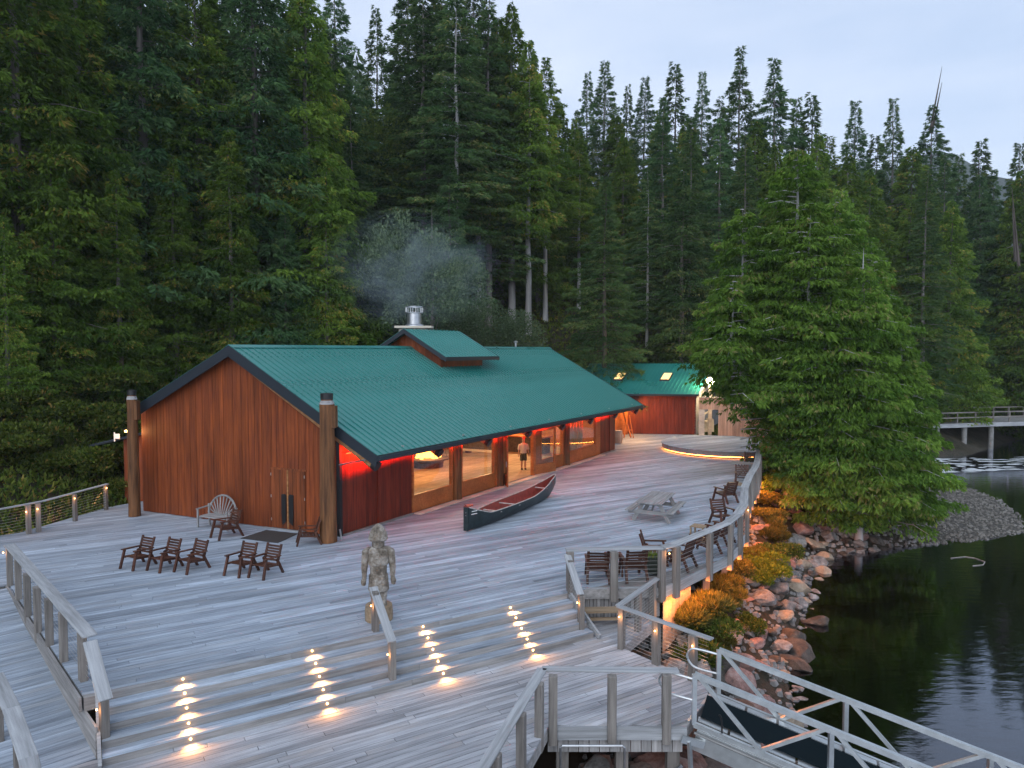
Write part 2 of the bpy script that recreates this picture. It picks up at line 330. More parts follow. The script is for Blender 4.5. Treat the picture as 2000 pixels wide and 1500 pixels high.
M['far'] = foliage('distant conifers', (0.054, 0.090, 0.053), (0.134, 0.188, 0.090), transl=.3)

# ------------------------------------------------------------------ terrain and water
WZ = -3.5
SHORE = [(-60, -30), (-12, 0), (-2, 5), (3.5, 9.5), (5.6, 13), (6.5, 16.7), (7.35, 18.5), (8.7, 22.2), (10.9, 26.6), (12.9, 30.9), (15, 34.4), (18.2, 35.75), (22, 36.5), (24.1, 36.9), (28.1, 38.8), (30.9, 43.1), (32.7, 47.6), (33.2, 51.1),
         (31, 56), (27, 61), (30, 68), (36, 66.5), (43, 67.4), (48.7, 72.7), (60.3, 83.7), (150, 120), (150, 320), (-160, 320), (-160, -30)]
sx = np.array([p[0] for p in SHORE]); sy = np.array([p[1] for p in SHORE])
def inside(x, y, px=sx, py=sy):
    ins = np.zeros(np.shape(x), bool); n = len(px)
    for i in range(n):
        x0, y0, x1, y1 = px[i], py[i], px[(i+1) % n], py[(i+1) % n]
        if y0 == y1: continue
        c = ((y0 > y) != (y1 > y)) & (x < (x1-x0)*(y-y0)/(y1-y0)+x0)
        ins ^= c
    return ins
def sdist(x, y):
    d = np.full(np.shape(x), 1e9)
    for i in range(len(sx)-4):
        ax, ay, bx, by = sx[i], sy[i], sx[i+1], sy[i+1]
        t = np.clip(((x-ax)*(bx-ax)+(y-ay)*(by-ay))/((bx-ax)**2+(by-ay)**2), 0, 1)
        d = np.minimum(d, np.hypot(x-ax-t*(bx-ax), y-ay-t*(by-ay)))
    return np.where(inside(x, y), d, -d)
def sm(a, b, x):
    t = np.clip((x-a)/(b-a), 0, 1); return t*t*(3-2*t)
def hgt(x, y):
    x = np.asarray(x, float); y = np.asarray(y, float); d = sdist(x, y)
    cap = -2.3 + 1.9*sm(17, 26, y)
    slope = .62 - .53*sm(19, 23, x)*(1-sm(48, 60, y))
    land = WZ + np.minimum(np.maximum(d, 0)*slope, 100); land = np.minimum(land, cap+.12*np.maximum(0, 0))
    w1 = -.45*x+.89*y-43 - 9*sm(4, 12, x)*(1-sm(62, 80, y))
    hill = np.maximum(0, w1)*.62*(1-.82*sm(6, 40, x))
    w2 = (-.862*(x+6.04)+.506*(y-24.62))-11.5
    hill = np.maximum(hill, np.maximum(0, w2)*.55*(1-sm(0, 15, x)))
    hill = 42*(1-np.exp(-hill/42))
    bump = .35*np.sin(x*.9+1.3*np.sin(y*.5))*np.sin(y*.8+1.1*np.sin(x*.7))
    land = land+hill+bump*(.15+.6*sm(0, 6, hill))
    sea = WZ - np.minimum(np.maximum(-d, 0)*.42, 4)
    return np.where(d > 0, land, sea)
def H1(x, y): return float(hgt(np.array([x]), np.array([y]))[0])
def terrain():
    xs = np.concatenate([np.arange(-110, -24, 3.), np.arange(-24, 40, .6), np.arange(40, 150, 3.)])
    ys = np.concatenate([np.arange(-20, 8, 3.), np.arange(8, 80, .6), np.arange(80, 300, 4.)])
    X, Y = np.meshgrid(xs, ys); Z = hgt(X, Y)
    nx, ny = len(xs), len(ys); v = np.stack([X, Y, Z], -1).reshape(-1, 3)
    i = np.arange(nx-1)[None, :]+np.arange(ny-1)[:, None]*nx; i = i.ravel()
    f = np.stack([i, i+1, i+1+nx, i+nx], -1)
    me = mesh_np('ground', v, f)
    sh = ((sm(20, 26, v[:, 0])*(1-sm(50, 60, v[:, 1]))*(1-sm(1.5, 6, v[:, 2]+2.5))) + (v[:, 2] < -3.0)*.35).clip(0, 1)
    at = me.attributes.new('shingle', 'FLOAT', 'POINT'); at.data.foreach_set('value', sh.astype(np.float32))
    me.polygons.foreach_set('use_smooth', [True]*len(me.polygons))
    props(link('ground', me, M['ground']), kind='structure')
def mesh_np(name, v, f, tint=None):
    me = bpy.data.meshes.new(name); n = f.shape[1]
    me.vertices.add(len(v)); me.vertices.foreach_set('co', np.ascontiguousarray(v, np.float32).ravel())
    me.loops.add(f.size); me.loops.foreach_set('vertex_index', f.astype(np.int32).ravel())
    me.polygons.add(len(f)); me.polygons.foreach_set('loop_start', np.arange(0, f.size, n, dtype=np.int32))
    if tint is not None:
        at = me.attributes.new('tint', 'FLOAT', 'FACE'); at.data.foreach_set('value', tint.astype(np.float32))
    me.update(calc_edges=True); return me
terrain()
props(MB().add([(-200, -60, WZ), (400, -60, WZ), (400, 700, WZ), (-200, 700, WZ)], [(0, 1, 2, 3)]).build('water', M['water']), kind='structure')

# ------------------------------------------------------------------ decks
A = Vector((.855, .519, 0)).normalized(); B = Vector((-A.y, A.x, 0)); O0 = Vector((-6.6, 14.03, 0)); AN = math.atan2(A.y, A.x)
LZ = -.85; RISE = .17; TREAD = .287
def td(p): p = Vector((p[0], p[1], 0))-O0; return (p.dot(A), p.dot(B))
RAIL_R = [(1.47, 19.31), (4.15, 19.51), (4.5, 19.77), (5.84, 21.25), (6.8, 22.34), (7.47, 23.47), (8.21, 25.05), (9.21, 28.07), (10.34, 30.86), (11.45, 33.34), (12.31, 35.55), (13.37, 38.48), (14.62, 41.0), (16.2, 44.8), (17.4, 49.2)]
def planks(root, poly, z, pitch, t0, t1, near, name='plank', seed=1, maxn=300, length=(3.2, 5.2), gap=.009, thick=.035, m='deck'):
    "boards along local x clipped to a polygon given in local coords; the ones nearest the viewer are parts"
    r = random.Random(seed); quads = []
    n = len(poly)
    def cuts(t):
        xs = []
        for i in range(n):
            (x0, y0), (x1, y1) = poly[i], poly[(i+1) % n]
            if (y0 > t) != (y1 > t): xs.append(x0+(x1-x0)*(t-y0)/(y1-y0))
        xs.sort(); return [(xs[k], xs[k+1]) for k in range(0, len(xs)-1, 2)]
    t = t0
    while t < t1:
        a, b = t+gap/2, t+pitch-gap/2; ca, cb = cuts(a), cuts(b)
        if len(ca) != len(cb): 
            m_ = cuts((a+b)/2); ca = cb = m_
        for (l0, r0), (l1, r1) in zip(ca, cb):
            x = min(l0, l1)-r.uniform(0, 4) ; first = True; end = max(r0, r1)
            while x < end:
                x2 = x+r.uniform(*length)
                p0 = max(x+gap/2, l0); p1 = max(x+gap/2, l1); q0 = min(x2-gap/2, r0); q1 = min(x2-gap/2, r1)
                if q0-p0 > .02 and q1-p1 > .02:
                    dz = r.uniform(-.002, .002); quads.append((p0, q0, q1, p1, a, b, dz))
                x = x2
        t += pitch
    quads.sort(key=lambda q: (q[0]+q[1]-2*near[0])**2/4+(q[4]-near[1])**2)
    rest = MB()
    for i, (p0, q0, q1, p1, a, b, dz) in enumerate(quads):
        c = [(p0, a, z-thick+dz), (q0, a, z-thick+dz), (q1, b, z-thick+dz), (p1, b, z-thick+dz), (p0, a, z+dz), (q0, a, z+dz), (q1, b, z+dz), (p1, b, z+dz)]
        if i < maxn: MB().hexa(c, r.random()).build(name, M[m], root)
        else: rest.hexa(c, r.random())
    if rest.f: rest.build('far_planks', M[m], root, kind='stuff')
main = thing('main_deck', 'broad weathered grey cedar deck around the longhouse', None, O0, AN, kind='structure')
mpoly = [(-8.06, 13.15), (1.55, 18.98)] + [(1.65, 19.2), (4.2, 19.35)] + [(x-.02, y-.02) for x, y in RAIL_R[2:]] + [(17.9, 53.5), (8, 56.5), (-2, 50), (-15.3, 31.5), (-16.7, 29.4), (-17.55, 25.2), (-21.5, 20.5), (-15.2, 18.3), (-14.0, 19.6)]
mloc = [td(p) for p in mpoly]
cam_l = td((0, 0))
planks(main, mloc, 0, .142, 0.0, 33, (3.0, 0), seed=3)
MB().prism([td(p) for p in mpoly], -.30, -.04).build('deck_underside', M['riser'], main)
def strip_boards(root, pts, z, w_, h, m, name='fascia_board'):
    for p, q in zip(pts, pts[1:]):
        board(name, (*p, z), (*q, z), w_, h, m, root)
strip_boards(main, [(1.60, 19.05), (1.66, 19.26), (4.23, 19.42)]+[(x+.04, y-.04) for x, y in RAIL_R[2:]], -.15, .05, .30, M['rail'])
strip_boards(main, [(-14.05, 19.55), (-8.1, 13.1)], -.15, .05, .28, M['riser'])
board('side_skirt', (-14.0, 19.47, -.59), (-7.5, 12.58, -.59), .04, .60, M['riser'], main)
# steps
st = thing('deck_steps', 'wide weathered timber steps with rows of small recessed lights', 'steps', O0, AN)
for k in range(5):
    s0, s1 = -1.45-.0*k, 9.45
    ty = -TREAD*k; zt = -RISE*k
    # riser board under the tread above
    cutsx = [s0, s0+3.6+.2*k, s0+7.1-.3*k, s1]
    for a_, b_ in zip(cutsx, cutsx[1:]):
        MB().box((a_+.003, ty-.02, zt-RISE+.0), (b_-.003, ty+.012, zt-.036), R.random()).build('riser', M['riser'], st)
    if k < 4:
        for j in range(2):
            y0 = ty-.02-(j+1)*.1335; c2 = [s0, s0+2.4+j*1.7+.3*k, s0+6.3+j*1.3-.2*k, s1]
            for a_, b_ in zip(c2, c2[1:]):
                MB().box((a_+.003, y0+.003-(.02 if j else 0), zt-RISE-.036), (b_-.003, y0+.1305, zt-RISE), R.random()).build('tread', M['deck'], st)
for s0 in (-1.52, 9.5):   # stringers
    MB().hexa([(s0, 0, -.30), (s0+.06, 0, -.30), (s0+.06, -1.3, LZ+.01), (s0, -1.3, LZ+.01), (s0, 0.0, .03), (s0+.06, 0.0, .03), (s0+.06, -1.35, LZ+.12), (s0, -1.35, LZ+.12)]).build('stringer', M['rail'], st)
colS = []
for a_, b_ in [((357, 1326), (371.7, 1442)), ((608, 1270), (637, 1372)), ((824, 1222.8), (864, 1314.5)), ((994.5, 1185.7), (1040, 1270))]:
    s0 = td(P(*a_, -.085))[0]; s1 = td(P(*b_, -.085-4*RISE))[0]
    for k in range(5):
        s = s0+(s1-s0)*k/4; yy = -TREAD*k-.026; zz = -RISE*k-.075
        mbx = MB(); n = 12
        vs_ = [(s+.016*math.cos(2*math.pi*i/n), yy+.001, zz+.016*math.sin(2*math.pi*i/n)) for i in range(n)]; vs2 = [(a, b-.012, c) for a, b, c in vs_]
        mbx.add(vs_+vs2, [tuple(range(n)), tuple(range(n, 2*n))]+[(i, (i+1) % n, n+(i+1) % n, n+i) for i in range(n)]); mbx.build('step_light', M['stepglow'], st)
        l = bpy.data.lights.new('step_lamp', 'SPOT'); l.energy = (22 if k == 4 else 30); l.color = (1, .40, .10); l.spot_size = rad(118); l.spot_blend = 1.0; l.shadow_soft_size = .03
        lo = bpy.data.objects.new('step_lamp', l); C.objects.link(lo); lo.parent = st; lo.location = (s, yy-.11, zz+.05); lo.rotation_euler = (rad(22), 0, rad(180))
# lower deck
low = thing('lower_deck', 'lower landing of long grey boards in front of the steps', None, O0, AN, kind='structure')
lpoly = [(-8.0, 12.1), (-7.35, 12.62)] + [tuple((O0+A*-1.45+B*-1.13)[:2]), tuple((O0+A*9.5+B*-1.13)[:2])] + [(1.75, 18.3), (1.72, 19.2), (4.05, 19.35), (2.72, 17.35), (4.3, 15.35), (4.16, 14.82), (3.42, 13.68), (.72, 13.68), (-.42, 10.4), (-1.2, 7), (-10, 7), (-10, 10.1)]
planks(low, [td(p) for p in lpoly], LZ, .15, -8.5, 3, (4.0, -3.0), seed=5, maxn=290, length=(2.4, 4.6), gap=.012, m='deck2')
MB().prism([td(p) for p in lpoly], LZ-.28, LZ-.04).build('deck_underside', M['riser'], low)
strip_boards(low, [(2.75, 17.3), (4.34, 15.33), (4.2, 14.8)], LZ-.15, .05, .26, M['riser'])
strip_boards(low, [(3.42, 13.65), (.74, 13.65)], LZ-.14, .05, .26, M['rail'])
strip_boards(low, [(.69, 13.68), (-.45, 10.4)], LZ-.14, .05, .26, M['riser'])
for i in range(13):
    x = .8+i*.205
    board('skirt_board', (x, 13.72, LZ-.26), (x, 13.72, LZ-.55), .03, .19, M['riser'], low, up=(1, 0, 0))
# ramp
Rd = Vector((-.686, .728, 0)); Rn = Vector((-.728, -.686, 0)); r0 = Vector((-7.42, 12.66, 0)); RL = 9.35
ramp = thing('boardwalk_ramp', 'plank ramp rising to the deck behind the left railing', None, r0, 0, kind='structure')
nr = int(RL/.152)
for i in range(nr):
    a_ = i*.152; z = LZ-.006+(.85-.004)*(a_/RL) if a_ < RL else 0
    p = r0+Rd*(a_+.073); q = p+Rn*1.9
    board('plank', (p.x, p.y, z-.017), (q.x, q.y, z-.017), .146, .034, M['deck'], ramp, up=(.09*Rd.x*-1, .09*Rd.y*-1, 1))
board('ramp_beam', (r0.x+.05, r0.y, LZ-.2), (r0.x+Rd.x*RL, r0.y+Rd.y*RL, -.16), .06, .25, M['riser'], ramp)

# ------------------------------------------------------------------ railings
def lerp_path(pts, spacing):
    out = []; P3 = [Vector(p) for p in pts]
    for p, q in zip(P3, P3[1:]):
        n = max(1, round((q-p).length/spacing)); out += [p.lerp(q, i/n) for i in range(n)]
    return out+[P3[-1]]
def railing(label, caps, posts, m_cap='rail', capw=.24, cables=9, cab_path=None, lights=(), post=(.14, .18), name='cable_railing', group=None, cab_z=None):
    "caps: list of polylines (world, top of cap). posts: (x, y, zbottom, ztop)"
    c0 = caps[0][0]; root = thing(name, label, 'railing', (c0[0], c0[1], posts[0][2]), group=group)
    for cl in caps:
        for p, q in zip(cl, cl[1:]):
            board('handrail', (p[0], p[1], p[2]-.02), (q[0], q[1], q[2]-.02), capw, .04, M[m_cap], root, bev=.006, ext=.0)
    for (x, y, z0, z1) in posts:
        c1 = min(caps[0], key=lambda c: (c[0]-x)**2+(c[1]-y)**2)
        i = min(range(len(caps[0])-1), key=lambda i: ((caps[0][i][0]+caps[0][i+1][0])/2-x)**2+((caps[0][i][1]+caps[0][i+1][1])/2-y)**2)
        d = Vector(caps[0][i+1])-Vector(caps[0][i]); d.z = 0
        board('post', (x, y, z0), (x, y, z1), post[0], post[1], M['postw'], root, up=d.normalized() if d.length else (1, 0, 0), bev=.008)
    if cab_path:
        for k in range(cables):
            f = (k+1)/(cables+1)
            MB().tube([(p[0], p[1], p[2]+(p[3]-p[2])*f) for p in cab_path], .004, 4, caps=False).build('cable', M['cable'], root, world=True)
    for (x, y, z) in lights:
        MB().lathe([(.006, z-.02), (.015, z-.015), (.016, z+.006), (.008, z+.014)], 10, (x, y)).build('post_light', M['lamp'], root, world=True)
        l = bpy.data.lights.new('post_lamp', 'POINT'); l.energy = 1.6; l.color = (1, .42, .14); l.shadow_soft_size = .03
        lo = bpy.data.objects.new('post_lamp', l); C.objects.link(lo); lo.parent = root
        lo.location = mw(root).inverted() @ Vector((x, y-.06, z-.02))
    return root
Hh = 1.07
# right hand curving rail
rp = [(x, y, Hh) for x, y in RAIL_R]
posts = []
for p in lerp_path([(x, y, 0) for x, y in RAIL_R[2:]], 1.55):
    posts.append((p.x+.09, p.y-.09, -.42, Hh-.04))
posts += [(4.12, 19.38, -.42, Hh-.04), (1.58, 19.2, -.30, Hh-.04), (2.78, 19.18, -.35, Hh-.04)]
railing('long curving deck railing with wide grey cap above the rocky bank', [rp], posts, capw=.30, cables=8,
        cab_path=[(x+.04, y-.04, .02, 1.03) for x, y in RAIL_R], lights=[(4.32, 19.36, .93), (1.50, 19.12, .8), (8.28, 24.8, .9)], post=(.15, .20))
# stair rail, right end
railing('short sloping stair railing at the right end of the steps', [[(1.50, 19.15, .98), (1.76, 18.08, .24)]], [(1.56, 19.0, -.05, .86), (1.78, 18.12, LZ, .2)], cables=8,
        cab_path=[(1.5, 19.1, -.05, .9), (1.76, 18.1, LZ, .2)], lights=[(1.68, 18.08, 0.02)], capw=.20)
# centre stair rail
railing('short sloping handrail on two posts in the middle of the steps', [[(-3.24, 16.42, 1.0), (-2.60, 15.20, .2)]], [(-3.17, 16.28, -.17, .93), (-2.62, 15.30, LZ, .2)], cables=0,
        lights=[(-3.25, 16.2, .62), (-2.70, 15.22, -.1)], capw=.20)
# left stair / ramp rail
lp = [(-14.1, 19.8, Hh), (-8.06, 13.4, Hh)]
posts = []
for (u, v) in [(20, 1144), (37, 1176), (55, 1215), (75, 1253), (98, 1287), (126, 1328)]:
    f = (v-1144)/350; p = P(u, v, -.02-.75*f); posts.append((p.x, p.y, p.z, Hh-.04))
p = P(164, 1386, -.6); posts.append((p.x, p.y, -.62, Hh-.04))
railing('long straight railing beside the left ramp, cap blotched with lichen', [lp], posts, capw=.26, post=(.13, .22), cables=9,
        cab_path=[(-14.0, 19.72, .03, 1.03), (-8.0, 13.36, .03, 1.03)], lights=[(-14.15, 19.62, .88)])
railing('short sloping railing at the lower left end of the steps', [[(-8.03, 13.34, .99), (-7.34, 12.62, .20)]], [(-7.40, 12.66, LZ-.02, .18)], capw=.24, cables=6,
        cab_path=[(-7.98, 13.3, .1, .9), (-7.36, 12.66, LZ, .15)], lights=[(-7.50, 12.60, .02)])
railing('railing on the outer side of the ramp at the lower left corner', [[(-9.75, 13.2, .40), (-8.75, 12.2, .27), (-7.45, 10.72, .24), (-6.8, 9.9, .24)]], [(-9.5, 12.9, -.9, .3), (-7.9, 11.15, LZ, .2)], capw=.26, cables=0)
# far left cable rail
railing('cable railing at the far left edge of the deck by the bushes', [[(-16.5, 28.9, Hh), (-16.95, 25.6, Hh), (-17.55, 24.3, Hh+.0), (-20.9, 20.4, Hh)]],
        [(-16.55, 28.85, 0, Hh-.04), (-16.62, 26.9, 0, Hh-.04), (-16.95, 25.3, 0, Hh-.04), (-17.1, 25.0, 0, Hh-.04), (-19.4, 22.3, 0, Hh-.04)], cables=9, capw=.16,
        cab_path=[(-16.5, 28.9, .03, 1.03), (-16.95, 25.6, .03, 1.03), (-17.55, 24.4, .03, 1.03), (-20.9, 20.5, .03, 1.03)],
        lights=[(-16.45, 28.75, .92), (-16.55, 26.8, .9), (-16.9, 25.2, .85), (-17.1, 24.9, .82)], post=(.12, .14))
# lower landing rails
railing('cable railing with pointed corner above the boulders beside the landing', [[(4.02, 19.42, .24), (2.62, 17.32, .22), (4.36, 15.30, .22)]],
        [(2.70, 17.30, LZ-.05, .18), (3.38, 16.42, LZ-.3, .18), (4.02, 15.58, LZ-.4, .18), (3.30, 18.4, LZ-.3, .18), (3.85, 19.2, LZ-.3, .18)], cables=11, capw=.17,
        cab_path=[(4.02, 19.42, LZ+.02, .18), (2.70, 17.32, LZ+.02, .18), (4.30, 15.36, LZ+.02, .18)], lights=[(2.62, 17.2, -.02), (3.32, 16.32, -.02), (3.98, 15.48, -.02)])
railing('angled wooden railing in the lower foreground ahead of the gangway', [[(3.28, 13.78, .22), (.60, 13.86, .22), (-.50, 10.3, .22), (-1.0, 8.6, .22)]],
        [(3.02, 13.66, LZ-.35, .18), (1.95, 13.62, LZ-.35, .18), (.80, 13.62, LZ-.35, .18), (.52, 13.3, LZ-.30, .18), (.16, 12.15, LZ-.3, .18), (-.25, 10.9, LZ-.3, .18)], cables=0, capw=.20, post=(.15, .17))

# ------------------------------------------------------------------ longhouse
F0 = Vector((-6.04, 24.62, 0)); U = Vector((.506, .862, 0)); G = Vector((.912, -.411, 0))
def W(t, s, z): return F0+U*t-G*s+Vector((0, 0, z))
def Wl(t, s, z): return U*t-G*s+Vector((0, 0, z))
house = thing('longhouse', 'large red cedar longhouse with green metal roof and lit window bays', 'building', F0)
def hx(t0, t1, s0, s1, z0, z1):   # local skewed box
    return [Wl(t0, s0, z0), Wl(t1, s0, z0), Wl(t1, s1, z0), Wl(t0, s1, z0), Wl(t0, s0, z1), Wl(t1, s0, z1), Wl(t1, s1, z1), Wl(t0, s1, z1)]
def hb(name, t0, t1, s0, s1, z0, z1, m, parent=None): return MB().hexa(hx(t0, t1, s0, s1, z0, z1)).build(name, m, parent or house)
RS, RZ = 4.6, 6.65
KF, KB = .568, .48
def zroof(s): return RZ-KF*(RS-s) if s < RS else RZ-KB*(s-RS)
TE0, TE1, SE0, SE1 = -.30, 25.2, -1.84, 9.38
def roof_slope(root, t0, t1, sa, sb, zf, pw, name='roof_panel', ribh=.055):
    n = round((t1-t0)/pw); pw = (t1-t0)/n
    f = lambda t, s, dz: Wl(t, s, zf(s)+dz)
    mb = MB(); a, b = t0, t0+pw
    mb.hexa([f(a, sa, 0), f(b, sa, 0), f(b, sb, 0), f(a, sb, 0), f(a, sa, .012), f(b, sa, .012), f(b, sb, .012), f(a, sb, .012)])
    mb.hexa([f(a, sa, .012), f(a+.028, sa, .012), f(a+.028, sb, .012), f(a, sb, .012), f(a, sa, ribh), f(a+.028, sa, ribh), f(a+.028, sb, ribh), f(a, sb, ribh)])
    first = mb.build(name, M['roof'], root)
    for i in range(1, n):
        o = bpy.data.objects.new(name, first.data); C.objects.link(o); o.parent = root; o.location = U*(pw*i)
roof_slope(house, TE0, TE1, SE0, RS, zroof, .30)
roof_slope(house, TE0, TE1, SE1, RS, zroof, .6)
# soffit sheets
for sa, sb in ((SE0+.05, RS-.01), (RS+.01, SE1-.05)):
    MB().hexa([Wl(TE0+.05, sa, zroof(sa)-.10), Wl(TE1-.05, sa, zroof(sa)-.10), Wl(TE1-.05, sb, zroof(sb)-.10), Wl(TE0+.05, sb, zroof(sb)-.10),
               Wl(TE0+.05, sa, zroof(sa)-.005), Wl(TE1-.05, sa, zroof(sa)-.005), Wl(TE1-.05, sb, zroof(sb)-.005), Wl(TE0+.05, sb, zroof(sb)-.005)]).build('soffit', M['frame'], house)
for tt in (TE0-.03, TE1-.02):
    for sa, sb in ((SE0, RS), (RS, SE1)):
        MB().hexa([Wl(tt, sa, zroof(sa)-.36), Wl(tt+.05, sa, zroof(sa)-.36), Wl(tt+.05, sb, zroof(sb)-.40), Wl(tt, sb, zroof(sb)-.40),
                   Wl(tt, sa, zroof(sa)+.03), Wl(tt+.05, sa, zroof(sa)+.03), Wl(tt+.05, sb, zroof(sb)+.03), Wl(tt, sb, zroof(sb)+.03)]).build('fascia_board', M['navy'], house)
hb('eave_fascia', TE0-.03, TE1+.03, SE0-.05, SE0-.004, zroof(SE0)-.20, zroof(SE0)-.01, M['navy'])
hb('gutter', TE0-.03, TE1+.03, SE0-.16, SE0-.055, zroof(SE0)-.15, zroof(SE0)-.03, M['navy'])
ridgecap = MB()
for sgn in (-1, 1):
    s2 = RS+sgn*.18
    ridgecap.hexa([Wl(TE0-.04, RS, RZ+.045), Wl(TE1+.04, RS, RZ+.045), Wl(TE1+.04, s2, zroof(s2)+.045), Wl(TE0-.04, s2, zroof(s2)+.045), Wl(TE0-.04, RS, RZ+.06), Wl(TE1+.04, RS, RZ+.06), Wl(TE1+.04, s2, zroof(s2)+.06), Wl(TE0-.04, s2, zroof(s2)+.06)])
ridgecap.build('ridge_cap', M['roof'], house)
for sgn, ss in ((1, SE0), (-1, SE1)):   # green drip edge on the rake
    pass
# gable boards (near end), with recess for the door
s = 0.10; i = 0
DS0, DS1, DZ = 1.42, 3.02, 2.22
rg = random.Random(11)
while s < 9.70:
    wd = rg.choice([.14, .17, .2, .2]); e = min(s+wd, 9.72)
    if s < RS < e: e = RS
    z0 = .02
    if s < DS1 and e > DS0:
        if s < DS0: e = DS0
        elif e > DS1: e = DS1
        if s >= DS0-1e-6: z0 = DZ
    pz = rg.uniform(0, .012)
    MB().hexa([Wl(-pz, s+.004, z0), Wl(.045, s+.004, z0), Wl(.045, e-.004, z0), Wl(-pz, e-.004, z0),
               Wl(-pz, s+.004, zroof(s)-.12), Wl(.045, s+.004, zroof(s)-.12), Wl(.045, e-.004, zroof(e)-.12), Wl(-pz, e-.004, zroof(e)-.12)]).build('wall_board', M['gable'], house)
    s = e
wallg = MB()
wallg.add([Wl(.06, .1, 0), Wl(.06, 9.72, 0), Wl(.06, 9.72, zroof(9.72)-.12), Wl(.06, RS, RZ-.12), Wl(.06, .1, zroof(.1)-.12),
           Wl(.14, .1, 0), Wl(.14, 9.72, 0), Wl(.14, 9.72, zroof(9.72)-.12), Wl(.14, RS, RZ-.12), Wl(.14, .1, zroof(.1)-.12)],
          [(0, 1, 2, 3, 4), (9, 8, 7, 6, 5)]+[(i, (i+1) % 5, 5+(i+1) % 5, 5+i) for i in range(5)]); wallg.build('gable_wall', M['red'], house)
far = MB()
far.add([Wl(25.0, .1, 0), Wl(25.0, 9.72, 0), Wl(25.0, 9.72, zroof(9.72)-.12), Wl(25.0, RS, RZ-.12), Wl(25.0, .1, zroof(.1)-.12),
         Wl(25.12, .1, 0), Wl(25.12, 9.72, 0), Wl(25.12, 9.72, zroof(9.72)-.12), Wl(25.12, RS, RZ-.12), Wl(25.12, .1, zroof(.1)-.12)],
        [(0, 1, 2, 3, 4), (9, 8, 7, 6, 5)]+[(i, (i+1) % 5, 5+(i+1) % 5, 5+i) for i in range(5)]); far.build('far_gable_wall', M['frame'], house)
hb('back_wall', .14, 25.0, 9.6, 9.72, 0, zroof(9.7)-.12, M['frame'])
# interior floor boards
for i in range(48):
    s0 = .08+i*.198
    hb('floor_board', .15, 24.98, s0, s0+.192, .006, .03, M['intfloor'])
# double door in the gable
for k, (a_, b_) in enumerate(((DS0+.02, (DS0+DS1)/2-.03), ((DS0+DS1)/2+.03, DS1-.02))):
    d = hb('door', -.02, .05, a_, b_, .05, DZ-.03, M['doorw'])
    for q_ in range(4):
        e0 = a_+.01+q_*(b_-a_-.02)/4; hb('door_board', -.028, -.0205, e0+.003, e0+(b_-a_-.02)/4-.003, .06, DZ-.04, M['doorw'], d)
    c0 = (DS0+DS1)/2+(-.17 if k == 0 else .17)
    mb = MB(); pr = [(.0, .42), (.09, .5), (.1, .9), (.11, 1.45), (.04, 1.5), (-.1, 1.48), (-.1, .8), (-.07, .38)]
    sg = 1 if k == 0 else -1
    v1 = [Wl(-.06, c0+sg*x*1.0, z-.18) for x, z in pr]; v2 = [Wl(-.029, c0+sg*x*1.0, z-.18) for x, z in pr]; m_ = len(pr)
    mb.add(v1+v2, [tuple(range(m_)), tuple(range(m_, 2*m_))]+[(i, (i+1) % m_, m_+(i+1) % m_, m_+i) for i in range(m_)]); mb.build('door_pull', M['black'], d)
    for zz in (.3, 1.15, 1.95):
        hs = DS0+.012 if k == 0 else DS1-.05
        hb('hinge', -.04, -.029, hs, hs+.03, zz, zz+.10, M['cable'], d)
hb('door_post', -.04, .05, (DS0+DS1)/2-.025, (DS0+DS1)/2+.025, .05, DZ-.03, M['logx'])
hb('door_trim', -.03, .04, DS0-.05, DS1+.05, DZ-.03, DZ+.03, M['doorw'])
hb('door_sill', -.12, .04, DS0-.05, DS1+.3, .004, .03, M['rail'])
# front wall
def siding(t0, t1, z0, z1, s=0.0, m='red', wd=.155):
    n = round((t1-t0)/wd); d = (t1-t0)/n
    for i in range(n): hb('wall_board', t0+d*i+.003, t0+d*(i+1)-.003, s-rg.uniform(.0, .006), s+.06, z0, z1, M[m])
TOPW = 3.55
siding(.16, 2.02, .06, TOPW); siding(2.12, 4.02, .06, TOPW, -.03)
hb('corner_trim', .02, .15, -.05, .09, .0, TOPW, M['black']); hb('wall_batten', 2.02, 2.11, -.05, .04, .02, TOPW, M['red'])
siding(22.75, 24.2, .06, TOPW); siding(24.28, 25.12, .06, TOPW, -.03); hb('wall_batten', 24.2, 24.27, -.04, .04, .02, TOPW, M['red'])
hb('wall_plate', 4.05, 22.2, -.01, .07, 2.61, 3.5, M['frame']); hb('wall_plate', .15, 25.1, .10, .22, 3.0, 3.9, M['frame'])
def bay(t0, t1, z0=.68, z1=2.46, parent=None):
    wn = hb('window', t0, t1, -.02, .09, .04, z0-.02, M['frame'])          # lower panel carries the window's parts
    hb('frame', t0, t0+.09, -.035, .10, z0-.02, z1+.14, M['frame'], wn); hb('frame', t1-.09, t1, -.035, .10, z0-.02, z1+.14, M['frame'], wn)
    hb('frame', t0+.09, t1-.09, -.035, .10, z1, z1+.14, M['frame'], wn); hb('frame', t0+.09, t1-.09, -.035, .10, z0-.02, z0+.05, M['frame'], wn)
    hb('pane', t0+.09, t1-.09, .03, .042, z0+.05, z1, M['glass'], wn)
bay(4.08, 6.86); bay(7.50, 10.30); bay(14.9, 17.55); bay(18.25, 22.1)
hb('window_mullion', 22.1, 22.2, -.03, .1, .04, TOPW, M['frame'])
hb('wall_panel', 22.2, 22.75, -.02, .06, .04, TOPW, M['frame'])
hb('wall_panel', 10.38, 11.30, .0, .10, .04, TOPW, M['frame'])
hb('door_frame', 11.30, 11.42, -.05, .12, .02, 2.9, M['frame']); hb('door_frame', 14.05, 14.20, -.05, .12, .02, 2.9, M['frame']); hb('door_frame', 11.42, 14.05, -.05, .12, 2.46, 2.60, M['frame'])
hb('wall_panel', 14.20, 14.9, .0, .10, .04, TOPW, M['frame'])
